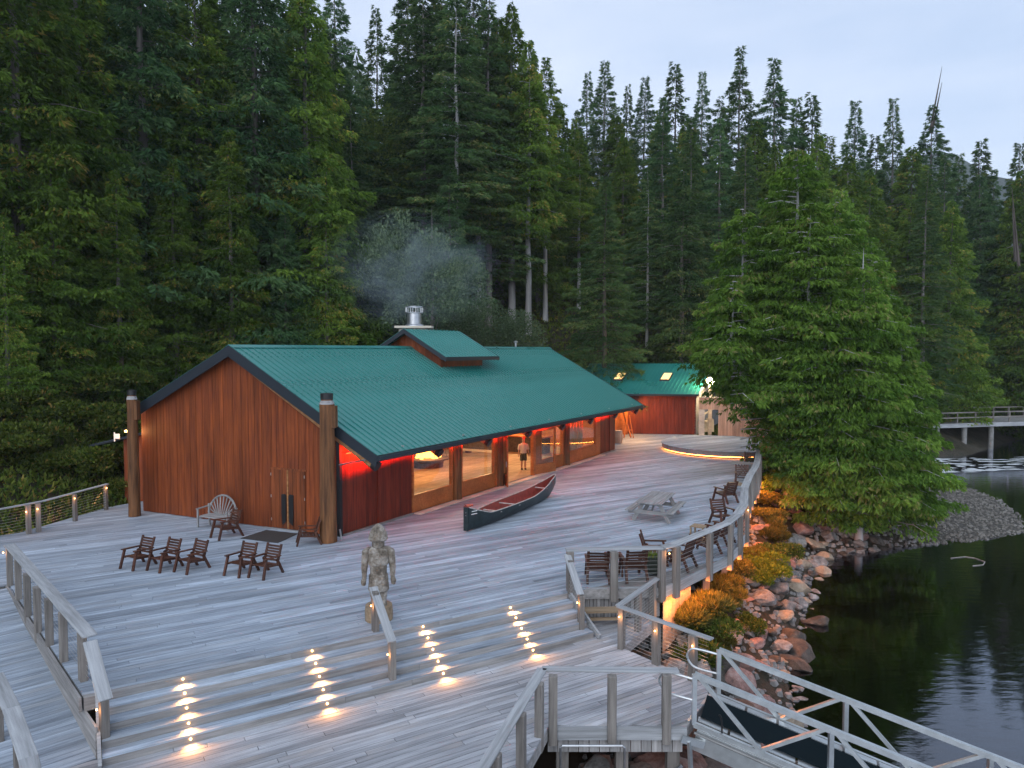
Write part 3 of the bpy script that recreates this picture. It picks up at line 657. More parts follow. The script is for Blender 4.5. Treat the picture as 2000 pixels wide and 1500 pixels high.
for t_, r_ in ((7.18, .21), (17.9, .24), (10.75, .19)):
    c = Wl(t_, -.02, 0); MB().lathe([(r_+.02, .02), (r_, .3), (r_-.02, 2.0), (r_-.03, 3.6)], 18, (c.x, c.y)).build('log_column', M['log'], house, smooth=True)
for k_ in range(6): hb('threshold', 4.05+k_*3.1, 4.05+k_*3.1+3.08, -.42, -.12, .004, .05, M['sill'])
hb('wall_foot', .15, 4.0, -.12, -.045, .004, .06, M['grey']); hb('wall_foot', 22.75, 25.1, -.12, -.045, .004, .06, M['grey'])
# open door leaves
def door_leaf(p, q, z0=.06, z1=2.44):
    p, q = Vector((*p, 0)), Vector((*q, 0)); x = (q-p); L_ = x.length; x.normalize(); y = Vector((-x.y, x.x, 0))
    def bx(a, b, c, d_, y0=-.03, y1=.03): 
        return [p-F0+x*a+y*y0+Vector((0, 0, c)), p-F0+x*b+y*y0+Vector((0, 0, c)), p-F0+x*b+y*y1+Vector((0, 0, c)), p-F0+x*a+y*y1+Vector((0, 0, c)),
                p-F0+x*a+y*y0+Vector((0, 0, d_)), p-F0+x*b+y*y0+Vector((0, 0, d_)), p-F0+x*b+y*y1+Vector((0, 0, d_)), p-F0+x*a+y*y1+Vector((0, 0, d_))]
    dr = MB().hexa(bx(0, L_, z0, z0+.50)).hexa(bx(0, .14, z0+.5, z1)).hexa(bx(L_-.14, L_, z0+.5, z1)).hexa(bx(.14, L_-.14, z1-.13, z1)).build('door', M['frame'], house)
    MB().hexa(bx(.14, L_-.14, z0+.5, z1-.13, -.006, .006)).build('pane', M['glass'], dr)
    MB().hexa(bx(L_-.11, L_-.08, 1.0, 1.25, -.07, -.03)).build('handle', M['steel'], dr)
door_leaf((-.40, 34.45), (-.20, 33.35)); door_leaf((1.12, 36.75), (2.32, 37.95))
# rafters with dark end caps
for t_ in (-.05, 3.55, 7.05, 10.55, 14.1, 17.6, 21.1, 24.6):
    a_ = Wl(t_, 3.6, zroof(3.6)-.38); b_ = Wl(t_, -1.66, zroof(-1.66)-.50)
    rf = MB().tube([a_, b_], .175, 14).build('rafter', M['logx'], house, smooth=True)
    d = (b_-a_).normalized(); MB().tube([b_-d*.14, b_+d*.03], .187, 14).build('end_cap', M['black'], rf, smooth=True)
# roof clips along the eave
for t_ in (1.2, 5.0, 8.7, 12.4, 16.1, 19.9, 23.6): hb('snow_guard', t_, t_+.1, SE0+.12, SE0+.16, zroof(SE0+.14)+.03, zroof(SE0+.14)+.09, M['cable'])
# red strips under the eave
for k_ in range(5): hb('led_strip', .2+k_*4.95, 5.1+k_*4.95, -.22, -.18, 2.90, 2.92, M['redled'])
for k_ in range(6):
    l = bpy.data.lights.new('eave_red_lamp', 'AREA'); l.shape = 'RECTANGLE'; l.size = 4.1; l.size_y = .06; l.energy = 210; l.color = (1, .035, .008); l.spread = rad(75)
    o = bpy.data.objects.new('eave_red_lamp', l); C.objects.link(o); o.location = W(2.1+k_*4.15, -1.05, 2.85)
    zz = -(-G*1.0+Vector((0, 0, -.02))).normalized(); x = U.normalized(); yy = zz.cross(x).normalized(); x = yy.cross(zz); o.rotation_euler = Matrix((x, yy, zz)).transposed().to_euler()
# cupola
cu = house
CT0, CT1, CS0, CS1 = 10.3, 14.0, 2.87, 6.3
zc = lambda s: 7.52-.585*abs(s-4.6)
roof_slope(house, 9.8, 14.6, 2.3, 4.6, zc, .3, 'cupola_roof_panel'); roof_slope(house, 9.8, 14.6, 6.7, 4.6, zc, .6, 'cupola_roof_panel')
for i in range(22):
    a_ = CT0+i*(CT1-CT0)/22; hb('cupola_board', a_+.003, a_+(CT1-CT0)/22-.003, CS0, CS0+.05, 5.6, zc(CS0)-.06, M['gable'])
ns = 20
for i in range(ns):
    a_ = CS0+.05+i*(CS1-CS0-.05)/ns; b_ = a_+(CS1-CS0-.05)/ns
    for t_ in (CT0, CT1-.05):
        MB().hexa([Wl(t_, a_+.003, zroof(a_)-.1), Wl(t_+.05, a_+.003, zroof(a_)-.1), Wl(t_+.05, b_-.003, zroof(b_)-.1), Wl(t_, b_-.003, zroof(b_)-.1),
                   Wl(t_, a_+.003, zc(a_)-.06), Wl(t_+.05, a_+.003, zc(a_)-.06), Wl(t_+.05, b_-.003, zc(b_)-.06), Wl(t_, b_-.003, zc(b_)-.06)]).build('cupola_board', M['gable'], house)
for tt in (9.76, 14.58):
    for sa, sb in ((2.26, 4.6), (6.74, 4.6)):
        MB().hexa([Wl(tt, sa, zc(sa)-.20), Wl(tt+.04, sa, zc(sa)-.20), Wl(tt+.04, sb, zc(sb)-.20), Wl(tt, sb, zc(sb)-.20), Wl(tt, sa, zc(sa)+.02), Wl(tt+.04, sa, zc(sa)+.02), Wl(tt+.04, sb, zc(sb)+.02), Wl(tt, sb, zc(sb)+.02)]).build('cupola_fascia', M['navy'], house)
hb('cupola_fascia', 9.76, 14.62, 2.22, 2.26, zc(2.26)-.16, zc(2.26)-.01, M['navy'])
MB().hexa([Wl(9.8, 2.3, zc(2.3)-.07), Wl(14.58, 2.3, zc(2.3)-.07), Wl(14.58, 4.59, zc(4.59)-.07), Wl(9.8, 4.59, zc(4.59)-.07), Wl(9.8, 2.3, zc(2.3)-.004), Wl(14.58, 2.3, zc(2.3)-.004), Wl(14.58, 4.59, zc(4.59)-.004), Wl(9.8, 4.59, zc(4.59)-.004)]).build('cupola_soffit', M['navy'], house)
hb('cupola_beam', 9.9, 15.0, 2.5, 2.62, zc(2.5)-.26, zc(2.5)-.12, M['navy'])
# flue on its stone base
cc = W(12.2, 5.75, 0)
ch = thing('chimney', 'stainless steel flue with open cage cap on a stone base', 'chimney', (cc.x, cc.y, 6.4))
def lb(name, a, b, m, par): return MB().box(a, b).build(name, m, par)
stb = lb('stone_base', (-.75, -.45, 0), (.75, .45, 1.25), M['stone'], ch); lb('capstone', (-.95, -.6, 1.25), (.95, .6, 1.36), M['sill'], ch)
MB().lathe([(.50, 1.36), (.47, 1.42), (.38, 1.46), (.37, 2.05)], 24).build('flue', M['steel'], ch, smooth=True)
for i in range(10):
    a_ = 2*math.pi*i/10; MB().tube([(.44*math.cos(a_), .44*math.sin(a_), 2.05), (.44*math.cos(a_), .44*math.sin(a_), 2.36)], .022, 6).build('cage_bar', M['steel'], ch)
for z in (2.05, 2.36): MB().tube([(.44*math.cos(2*math.pi*i/20), .44*math.sin(2*math.pi*i/20), z) for i in range(21)], .028, 6).build('cage_ring', M['steel'], ch)
vp = W(21.4, 5.0, 0)
vt = MB().lathe([(.07, 6.35), (.07, 6.95), (.13, 6.97), (.14, 7.05), (.05, 7.1)], 12).build('vent_pipe', M['steel'], smooth=True); vt.location = (vp.x, vp.y, 0)
props(vt, 'slim grey vent pipe poking above the main ridge', 'pipe')
# interior
hearth = thing('fire_pit', 'round raised fire pit burning brightly inside the longhouse', 'fireplace', (-4.75, 39.6, 0))
MB().lathe([(.9, .03), (.95, .35), (1.25, .45), (1.25, .52), (.2, .5)], 24).build('hearth', M['darkstone'], hearth)
fb = MB(); rf_ = random.Random(4)
for i in range(34):
    a_ = rf_.uniform(0, 6.28); r_ = rf_.uniform(0, .75); h_ = rf_.uniform(.25, .95)*(1-r_*.6); x, y = r_*math.cos(a_), r_*math.sin(a_)
    fb.tube([(x, y, .5), (x+rf_.uniform(-.1, .1), y, .5+h_*.5), (x+rf_.uniform(-.15, .15), y, .5+h_)], [.10, .07, .005], 6)
fb.build('flames', M['fire'], hearth, kind='stuff')
for i in range(4):
    a_ = i*1.571+.5; MB().tube([(1.2*math.cos(a_), 1.2*math.sin(a_), .5), (.5*math.cos(a_), .5*math.sin(a_), 3.4)], .012, 5).build('chain', M['black'], hearth)
def plight(name, loc, e, col, r=.12, parent=None):
    l = bpy.data.lights.new(name, 'POINT'); l.energy = e; l.color = col; l.shadow_soft_size = r
    o = bpy.data.objects.new(name, l); C.objects.link(o); o.location = loc; return o
plight('fire_glow', (-4.75, 39.3, 1.3), 110, (1, .42, .12), .3)
bar = thing('bar_counter', 'long bar counter with dark stone front and pale top indoors', 'counter', W(21.6, 6, 0))
def wb(name, t0, t1, s0, s1, z0, z1, m, par):
    o = W(0, 0, 0)
    return MB().hexa([Vector(p)+F0 for p in hx(t0, t1, s0, s1, z0, z1)]).build(name, m, par, world=True)
for i in range(9): wb('stone', 21.4, 22.1, 3.0+i*.6, 3.0+i*.6+.59, .03, 1.02, M['darkstone'], bar)
wb('counter_top', 21.2, 22.2, 2.9, 8.5, 1.02, 1.10, M['frame'], bar)
pb = thing('long_bench', 'long indoor bench with dark back behind the second window', 'bench', W(18.6, 6, 0))
wb('seat', 18.2, 18.7, 4.4, 7.4, .42, .48, M['sill'], pb); wb('backrest', 18.75, 18.85, 4.4, 7.4, .5, 1.5, M['darkstone'], pb)
for s_ in (4.7, 7.1): wb('leg', 18.25, 18.65, s_, s_+.1, .03, .42, M['chair'], pb)
for k_, (t_, s_) in enumerate(((5.5, 4.5), (11.0, 4.5), (16.5, 4.2), (22.3, 4.8))):
    c = W(t_, s_, 3.6)
    lt = thing('pendant_lamp', ['warm pendant lamp over the floor nearest the gable end', 'warm pendant lamp in front of the fire pit', 'warm pendant lamp over the long indoor bench', 'warm pendant lamp hanging over the bar counter'][k_], 'lamp', c, group='pendant lamps inside the longhouse')
    MB().lathe([(.02, .35), (.05, .3), (.2, .05), (.22, 0), (.2, 0)][::-1], 16).build('shade', M['black'], lt)
    MB().lathe([(.02, -.06), (.08, -.02), (.08, .03), (.03, .06)], 12).build('bulb', M['lamp'], lt)
    MB().tube([(0, 0, .3), (0, 0, 1.6)], .01, 5).build('cord', M['black'], lt)
    plight('pendant_light', c-Vector((0, 0, .25)), (210, 260, 340, 480)[k_], (1, .62, .30), .15)
ct = thing('curtain', 'long tan curtain hanging behind the last window bay', 'curtain', W(20.3, .7, 0))
for i in range(14): wb('fold', 19.0+i*.2, 19.0+i*.2+.13, .6+.08*(i % 2), .72+.08*(i % 2), .1, 2.9, M['curtain'], ct)
for t_, s_ in ((11, 7), (20, 7.5)):   # interior posts
    c = Wl(t_, s_, 0); MB().lathe([(.2, .03), (.18, zroof(s_)-.2)], 14, (c.x, c.y)).build('interior_post', M['log'], house, smooth=True)

# log posts at the gable corners
def logpost(label, x, y, r, h):
    o = thing('carved_log_post', label, 'post', (x, y, 0), group='log posts at the gable corners')
    pr = [(r*1.03, .01)]; rr = random.Random(int(x*10))
    for i in range(1, 9): z = i*(h-.75)/8; pr.append((r*(1-.02*i)+rr.uniform(-.01, .01), z))
    pr += [(r*.88, h-.36), (r*.70, h-.25), (r*.70, h)]
    MB().lathe(pr, 22).build('shaft', M['log'], o, smooth=True)
    MB().lathe([(r*.73, h-.2), (r*.74, h), (r*.3, h+.02)], 22).build('cap', M['black'], o, smooth=True)
    MB().lathe([(r*.90, h-.36), (r*.71, h-.235), (r*.6, h-.235)], 22).build('collar', M['bench'], o, smooth=True)
    MB().box((r*.45, -r*.55, h-1.15), (r*1.12, r*.6, h-.42)).build('notch_block', M['log'], o)
logpost('thick carved log post at the right corner of the gable wall', -6.23, 23.97, .285, 5.05)
logpost('log post at the left corner of the gable wall by a wall lamp', -14.80, 27.75, .22, 4.95)
br = thing('brace_pole', 'thin metal brace beneath the near roof corner', 'brace', W(-.3, -.4, 0)); MB().tube([W(-.1, -.15, 2.55), W(-.45, -1.5, 2.85)], .03, 8).build('rod', M['steel'], br, world=True)
sf = MB().tube([(-5.85, 24.25, .0), (-5.92, 24.30, .35)], .03, 6).build('downpipe_shoe', M['steel']); props(sf, 'small grey metal shoe at the foot of the corner log', 'pipe')
# little lean-to and lamp on the left
lt = thing('lean_to', 'small dark shed roof tucked behind the left log post', 'shed', (-16.6, 31.0, 0))
MB().hexa([(-1.5, -.6, 2.35), (1.2, -1.0, 3.0), (1.6, 1.6, 3.0), (-1.1, 2.0, 2.35), (-1.5, -.6, 2.45), (1.2, -1.0, 3.1), (1.6, 1.6, 3.1), (-1.1, 2.0, 2.45)]).build('roof', M['navy'], lt)
for i in range(9): x0 = -.1+i*.14; MB().box((x0, -.45-.02*i, .02), (x0+.135, -.40-.02*i, 2.75+.03*i)).build('wall_board', M['gable'], lt)
wl = thing('wall_lamp', 'glowing orange lamp beside the left corner log', 'lamp', PY(248, 842, 28.9))
MB().lathe([(.02, -.05), (.09, -.03), (.1, .02), (.03, .05)], 12).build('bulb', M['lamp'], wl); MB().box((-.12, -.05, .05), (.12, .12, .09)).build('hood', M['black'], wl)
plight('wall_light', PY(248, 846, 28.55), 22, (1, .45, .15), .08)
sb = thing('sign_bracket', 'small white plate on a bracket beside the left lamp', 'sign', PY(228, 852, 28.9))
MB().box((-.07, -.01, -.1), (.12, .01, .1)).build('plate', M['white'], sb); MB().box((-.11, -.015, -.22), (-.07, .015, .16)).build('bracket', M['white'], sb)

# ------------------------------------------------------------------ far building
fx, fy = 14.15, 54.75
E1 = Vector((-.993, .12, 0)); E2 = Vector((.44, .90, 0)); FB = Vector((fx, fy, 0))
fb2 = thing('annex_building', 'lower red cedar annex with green roof and two lit skylights', 'building', FB)
def fl(a, b, z): return E1*a+E2*b+Vector((0, 0, z))
def fh(name, a0, a1, b0, b1, z0, z1, m, par=fb2): return MB().hexa([fl(a0, b0, z0), fl(a1, b0, z0), fl(a1, b1, z0), fl(a0, b1, z0), fl(a0, b0, z1), fl(a1, b0, z1), fl(a1, b1, z1), fl(a0, b1, z1)]).build(name, m, par)
zf2 = lambda b: 3.12+(5.36-3.12)*(b+.35)/(5.5+.35) if b < 5.5 else 5.36-.38*(b-5.5)
for i in range(36):
    a0 = i*.27; fh('wall_board', a0+.005, a0+.265, 0, .06, .02, 3.12, M['red'])
n2 = 34
for i in range(n2):
    a0 = -.25+i*.30; a1 = a0+.30
    mb = MB().hexa([fl(a0, -.35, zf2(-.35)), fl(a1, -.35, zf2(-.35)), fl(a1, 5.5, 5.36), fl(a0, 5.5, 5.36), fl(a0, -.35, zf2(-.35)+.02), fl(a1, -.35, zf2(-.35)+.02), fl(a1, 5.5, 5.38), fl(a0, 5.5, 5.38)])
    mb.hexa([fl(a0, -.35, zf2(-.35)+.02), fl(a0+.03, -.35, zf2(-.35)+.02), fl(a0+.03, 5.5, 5.38), fl(a0, 5.5, 5.38), fl(a0, -.35, zf2(-.35)+.05), fl(a0+.03, -.35, zf2(-.35)+.05), fl(a0+.03, 5.5, 5.41), fl(a0, 5.5, 5.41)])
    mb.build('roof_panel', M['roof'], fb2)
MB().hexa([fl(-.25, 5.5, 5.34), fl(10, 5.5, 5.34), fl(10, 11, 3.2), fl(-.25, 11, 3.2), fl(-.25, 5.5, 5.38), fl(10, 5.5, 5.38), fl(10, 11, 3.24), fl(-.25, 11, 3.24)]).build('back_roof', M['roof'], fb2)
fh('eave_board', -.25, 9.95, -.40, -.36, 2.98, 3.13, M['navy'])
MB().add([fl(0, 0, 0), fl(0, 11, 0), fl(0, 11, 3.1), fl(0, 5.5, 5.3), fl(0, 0, 3.15), fl(.1, 0, 0), fl(.1, 11, 0), fl(.1, 11, 3.1), fl(.1, 5.5, 5.3), fl(.1, 0, 3.15)],
         [(0, 1, 2, 3, 4), (9, 8, 7, 6, 5)]+[(i, (i+1) % 5, 5+(i+1) % 5, 5+i) for i in range(5)]).build('gable_wall', M['bench'], fb2)
MB().hexa([fl(-.29, -.38, 2.98), fl(-.25, -.38, 2.98), fl(-.25, 5.5, 5.24), fl(-.29, 5.5, 5.24), fl(-.29, -.38, 3.16), fl(-.25, -.38, 3.16), fl(-.25, 5.5, 5.42), fl(-.29, 5.5, 5.42)]).build('rake_board', M['bench'], fb2)
for (u0, v0) in ((1210, 734), (1298, 734)):
    # skylight on the roof slope
    b0 = 2.5; zc_ = zf2(b0)
    X = (u0-1000)/FPX*58.0; a0 = -(X-fx-.44*b0)/.993-.35
    sk = MB().hexa([fl(a0, 2.0, zf2(2.0)), fl(a0+.75, 2.0, zf2(2.0)), fl(a0+.75, 3.3, zf2(3.3)), fl(a0, 3.3, zf2(3.3)), fl(a0, 2.0, zf2(2.0)+.14), fl(a0+.75, 2.0, zf2(2.0)+.14), fl(a0+.75, 3.3, zf2(3.3)+.14), fl(a0, 3.3, zf2(3.3)+.14)]).build('skylight', M['navy'], fb2)
    MB().hexa([fl(a0+.06, 2.07, zf2(2.07)+.142), fl(a0+.69, 2.07, zf2(2.07)+.142), fl(a0+.69, 3.23, zf2(3.23)+.142), fl(a0+.06, 3.23, zf2(3.23)+.142), fl(a0+.06, 2.07, zf2(2.07)+.16), fl(a0+.69, 2.07, zf2(2.07)+.16), fl(a0+.69, 3.23, zf2(3.23)+.16), fl(a0+.06, 3.23, zf2(3.23)+.16)]).build('pane', M['skyl'], sk)
# entry canopy between the buildings
ec = thing('entry_canopy', 'small orange lit entry canopy between longhouse and annex', 'canopy', (9.0, 52.5, 0))
MB().hexa([(-1.6, -.6, 2.9), (.2, -.9, 2.35), (.6, 2.4, 2.35), (-1.3, 2.6, 2.9), (-1.6, -.6, 3.0), (.2, -.9, 2.45), (.6, 2.4, 2.45), (-1.3, 2.6, 3.0)]).build('roof', M['roof'], ec)
for i in range(8): MB().box((-1.7+i*.2, 2.2, .02), (-1.7+i*.2+.19, 2.26, 2.4)).build('wall_board', M['frame'], ec)
MB().tube([(-.9, -.4, 2.2), (.1, -.7, 2.25)], .05, 6).build('light_tube', M['led'], ec)
board('brace', (8.75, 52.3, 0.1), (8.3, 53.6, 2.1), .08, .12, M['frame'], ec)
plight('entry_light', (8.7, 50.9, 2.1), 210, (1, .42, .10), .15); plight('entry_light', (9.3, 54.0, 2.1), 110, (1, .42, .10), .15)
bl = thing('barrel', 'small pale barrel standing at the far corner of the longhouse', 'barrel', P(1213, 870, 0)+Vector((0, 1.2, 0)))
for i in range(14):
    a_ = 2*math.pi*i/14; b_ = a_+2*math.pi/14-.03; mb = MB()
    pr = [(.26, .01), (.32, .45), (.26, .9)]
    vs_ = [(r_*math.cos(q), r_*math.sin(q), z) for r_, z in pr for q in (a_, b_)]+[((r_-.03)*math.cos(q), (r_-.03)*math.sin(q), z) for r_, z in pr for q in (a_, b_)]
    mb.add(vs_, [(0, 1, 3, 2), (2, 3, 5, 4), (7, 6, 8, 9), (9, 8, 10, 11), (4, 5, 11, 10), (0, 6, 7, 1), (0, 2, 8, 6), (2, 4, 10, 8), (1, 7, 9, 3), (3, 9, 11, 5)]).build('stave', M['lightw'], bl)
MB().lathe([(.27, .86), (.27, .88)], 16).build('lid', M['sill'], bl)
eas = thing('easel', 'brown wooden easel leaning near the annex entry', 'easel', P(1228, 856, 0))
for dx in (-.35, .35): board('leg', eas.location+Vector((dx, 0, .02)), eas.location+Vector((dx*.2, .25, 1.7)), .06, .05, M['frame'], eas)
board('crossbar', eas.location+Vector((-.3, .08, .6)), eas.location+Vector((.3, .08, .6)), .05, .06, M['frame'], eas)
# pale cedar screen wall
cw = thing('cedar_screen_wall', 'pale new cedar screen wall with a square opening by the annex', 'wall', (14.3, 54.2, 0))
cA, cB = Vector((14.2, 54.1, 0)), Vector((19.6, 52.2, 0)); cd = (cB-cA).normalized(); cl_ = (cB-cA).length
def cwb(name, a0, a1, z0, z1, m, d0=0, d1=.06):
    nrm = Vector((-cd.y, cd.x, 0))
    c = [cA+cd*a0+nrm*d0, cA+cd*a1+nrm*d0, cA+cd*a1+nrm*d1, cA+cd*a0+nrm*d1]
    MB().hexa([(p.x, p.y, z0) for p in c]+[(p.x, p.y, z1) for p in c]).build(name, m, cw, world=True)
for i in range(30):
    a0 = 1.42+i*.145
    if a0 < cl_: cwb('wall_board', a0+.003, a0+.142, .02, 2.9, M['lightw'])
cwb('post', 0, .42, .02, 2.0, M['sill'])
for k_ in range(5): cwb('beam_board', 0+.283*k_+.003, .283*(k_+1), 2.02, 2.9, M['lightw'])
cwb('wall_cap', -.03, cl_, 2.9, 2.97, M['sill'], -.05, .12)
lpst = thing('lamp_post', 'bright floodlight on a short pale post by the annex gable', 'lamp', PY(1387, 775, 55.5))
MB().box((-.12, -.12, -3.0), (.12, .12, .95)).build('post', M['sill'], lpst); MB().lathe([(.05, .98), (.26, 1.05), (.29, 1.36), (.1, 1.5)], 14).build('lamp_head', M['lampw'], lpst)
plight('flood_light', PY(1387, 738, 54.9), 260, (1, .72, .40), .2)
st2 = thing('back_stair', 'pale stair rail seen through the opening in the screen wall', 'stairs', (15.2, 57, 0))
for i in range(5): MB().box((-.6+i*.3, -.3, .0), (-.3+i*.3, .9, .2+i*.2)).build('step', M['sill'], st2)
board('handrail', (14.4, 56.4, 1.0), (16.2, 56.4, 2.0), .06, .12, M['sill'], st2)

# stage
sg = thing('round_stage', 'low round wooden stage with orange light under its rim', 'stage', (13.9, 46.3, 0), AN)
rs = 4.1; poly = [(rs*math.cos(2*math.pi*i/60), rs*math.sin(2*math.pi*i/60)) for i in range(60)]
def wclip(p):
    q = Matrix.Rotation(AN, 2) @ Vector(p); q = q+Vector((13.9, 46.3)); 
    # keep inside the railing line
    a_, b_ = Vector((14.62, 41.0)), Vector((17.4, 49.2)); d = (b_-a_).normalized(); n_ = Vector((d.y, -d.x)); e = (q-a_).dot(n_)+.15
    if e > 0: q = q-n_*e
    q = Matrix.Rotation(-AN, 2) @ (q-Vector((13.9, 46.3))); return (q.x, q.y)
poly = [wclip(p) for p in poly]
planks(sg, poly, .46, .15, -4.2, 4.2, (0, -4), seed=9, maxn=60, length=(3, 5))
MB().prism([(x*.985, y*.985) for x, y in poly], .14, .415).build('stage_rim', M['riser'], sg)
MB().prism([(x*.93, y*.93) for x, y in poly], .01, .14).build('stage_base', M['black'], sg)
pp = [(x*.968, y*.968) for x, y in poly]
n = len(pp); mb = MB()
for i in range(n):
    a_, b_ = pp[i], pp[(i+1) % n]; ai, bi = (a_[0]*.985, a_[1]*.985), (b_[0]*.985, b_[1]*.985)
    mb.hexa([(*ai, .10), (*bi, .10), (*b_, .10), (*a_, .10), (*ai, .135), (*bi, .135), (*b_, .135), (*a_, .135)])
mb.build('light_strip', M['led'], sg)

# slat skirt below the deck edge and orange lights
def slats(label, a, b, z0, z1, m='riser'):
    a, b = Vector(a), Vector(b); n = int((b-a).length/.1); o = thing('slat_skirt', label, 'skirting', (a.x, a.y, z0)); d = (b-a)/n
    for i in range(n):
        p = a+d*(i+.5); board('slat', (p.x, p.y, z0), (p.x, p.y, z1), .02, .09, M[m], o, up=(b-a).normalized())
slats('vertical slat skirt under the deck edge behind the low bench', (1.72, 19.32, 0), (4.1, 19.5, 0), LZ-.02, -.27)
slats('slat skirt glowing orange under the corner of the deck', (4.2, 19.55, 0), (5.3, 20.9, 0), -2.2, -.30, 'lightw')
for (x0, y0), (x1, y1) in zip(RAIL_R[2:11], RAIL_R[3:12]):
    p, q = Vector((x0-.05, y0-.05, -.36)), Vector((x1-.05, y1-.05, -.36))
    l = bpy.data.lights.new('deck_edge_led', 'AREA'); l.shape = 'RECTANGLE'; l.size = (q-p).length*.8; l.size_y = .06; l.energy = 30*(q-p).length; l.color = (1, .26, .045)
    o = bpy.data.objects.new('deck_edge_led', l); C.objects.link(o); m_ = (p+q)/2; o.location = m_
    x = (q-p).normalized(); n_ = Vector((x.y, -x.x, 0)); zz = (Vector((0, 0, 1))*.75-n_*.66).normalized(); yy = zz.cross(x)
    o.rotation_euler = Matrix((x, yy, zz)).transposed().to_euler()
plight('corner_glow', (4.6, 19.6, -.75), 22, (1, .38, .08), .1)
# timber piles under the decks
for x, y in [(4.3, 19.7), (6.4, 22.1), (7.9, 25.2), (9.2, 28.6), (11.1, 33), (13, 38)]:
    pl = board('deck_pile', (x-.3, y+.1, min(-3, H1(x, y)-.5)), (x-.3, y+.1, -.3), .22, .22, M['postw']); props(pl, f'square timber pile under the curving deck edge, {["at the double corner posts", "below the second armchair", "below the railing bend", "beside the orange grass", "at the slatted table", "near the folding table"][[4.3, 6.4, 7.9, 9.2, 11.1, 13].index(x)]}', 'pile', 'piles under the deck edge')

# ------------------------------------------------------------------ furniture
def make_chair():
    r = thing('garden_armchair', 'x', 'chair')
    def bb(name, p, q, w_, h, up=(0, 0, 1)): return board(name, p, q, w_, h, M['chair'], r, up=up, bev=.004)
    # faces +y ; seat 0.4
    for i in range(5):
        y = .27-i*.125; bb('seat_slat', (-.26, y, .40-.018*i), (.26, y, .40-.018*i), .105, .022)
    bk = Vector((0, -.30, 1)).normalized()
    for i in range(6):
        z = .44+i*.083; y = -.27-.30*(z-.40); bb('back_slat', (-.25, y, z), (.25, y, z), .026, .064, up=bk)
    for sx_ in (-1, 1):
        x = sx_*.275
        bb('back_post', (x, -.22, .28), (x, -.435, .93), .045, .075, up=(1, 0, 0))
        bb('leg', (x+sx_*.03, .42, 0.0), (x+sx_*.005, .26, .60), .07, .07, up=(1, 0, 0)); bb('leg', (x+sx_*.03, -.46, 0.0), (x+sx_*.005, -.22, .50), .07, .07, up=(1, 0, 0))
        bb('armrest', (x+sx_*.02, .36, .62), (x+sx_*.02, -.36, .585), .095, .035); bb('side_rail', (x, .33, .375), (x, -.30, .31), .03, .07)
    return r
ch0 = make_chair(); KIDS[ch0.name] = [o for o in bpy.data.objects if o.parent == ch0]
used = [False]
def chair(x, y, f, label, group=None, sc_=1.0, z=0):
    o = ch0 if not used[0] else tree_copy(ch0); used[0] = True
    o.location = (x, y, z); o.rotation_euler = (0, 0, math.atan2(-f[0], f[1])+R.uniform(-.09, .09)); o.scale = (sc_,)*3
    if o != ch0: KIDS.setdefault(o.name, [])
    o['label'] = label
    o['group'] = group or 'dark wooden armchairs on the deck'
F_ = (-.44, -.90)
chair(-11.25, 21.2, F_, 'leftmost armchair of the row of three on the open deck', sc_=.91)
chair(-10.35, 21.0, F_, 'middle armchair of the row of three on the open deck', sc_=.91)
chair(-9.48, 20.85, F_, 'right armchair of the row of three on the open deck', sc_=.91)
chair(-7.9, 20.55, F_, 'left armchair of the pair near the doormat', sc_=.91)
chair(-7.12, 20.35, F_, 'right armchair of the pair near the doormat', sc_=.91)
chair(-9.95, 24.6, (-.62, -.78), 'worn armchair placed against the fan backed bench')
chair(-6.85, 23.75, (-.95, -.30), 'weathered low armchair at the foot of the thick log post', sc_=.9)
chair(2.42, 20.0, (.05, 1), 'left of two armchairs with backs to the near railing')
chair(3.45, 20.1, (-.05, 1), 'right of two armchairs with backs to the near railing')
chair(5.0, 21.15, (-.75, .66), 'armchair just behind the double corner posts of the railing')
chair(6.15, 22.6, (-.75, .66), 'armchair second along the curving railing from its corner')
chair(4.35, 21.6, (.9, -.3), 'armchair half hidden behind the planter and corner posts')
chair(7.0, 23.9, (-.8, .6), 'armchair third along the curving railing from its corner')
chair(7.85, 26.3, (.3, -.95), 'armchair turned inward at the bend of the railing')
chair(9.15, 30.4, (-.45, .89), 'single armchair standing clear between picnic table and railing')
chair(11.1, 34.2, (-.2, -1), 'armchair behind the slatted low table by the railing')
chair(13.0, 38.6, (-.2, -1), 'farthest armchair beside the folding table near the stage')
# fan back bench
fbn = thing('fan_back_bench', 'silvery bench with round fan shaped back against the gable wall', 'bench', (-10.72, 26.05, 0), math.atan2(.411, -.912)*1+math.pi)
def fbb(name, p, q, w_, h, up=(0, 0, 1), m='bench'):
    mt = mw(fbn); return board(name, mt @ Vector(p), mt @ Vector(q), w_, h, M[m], fbn, up=mt.to_3x3() @ Vector(up), bev=.004)
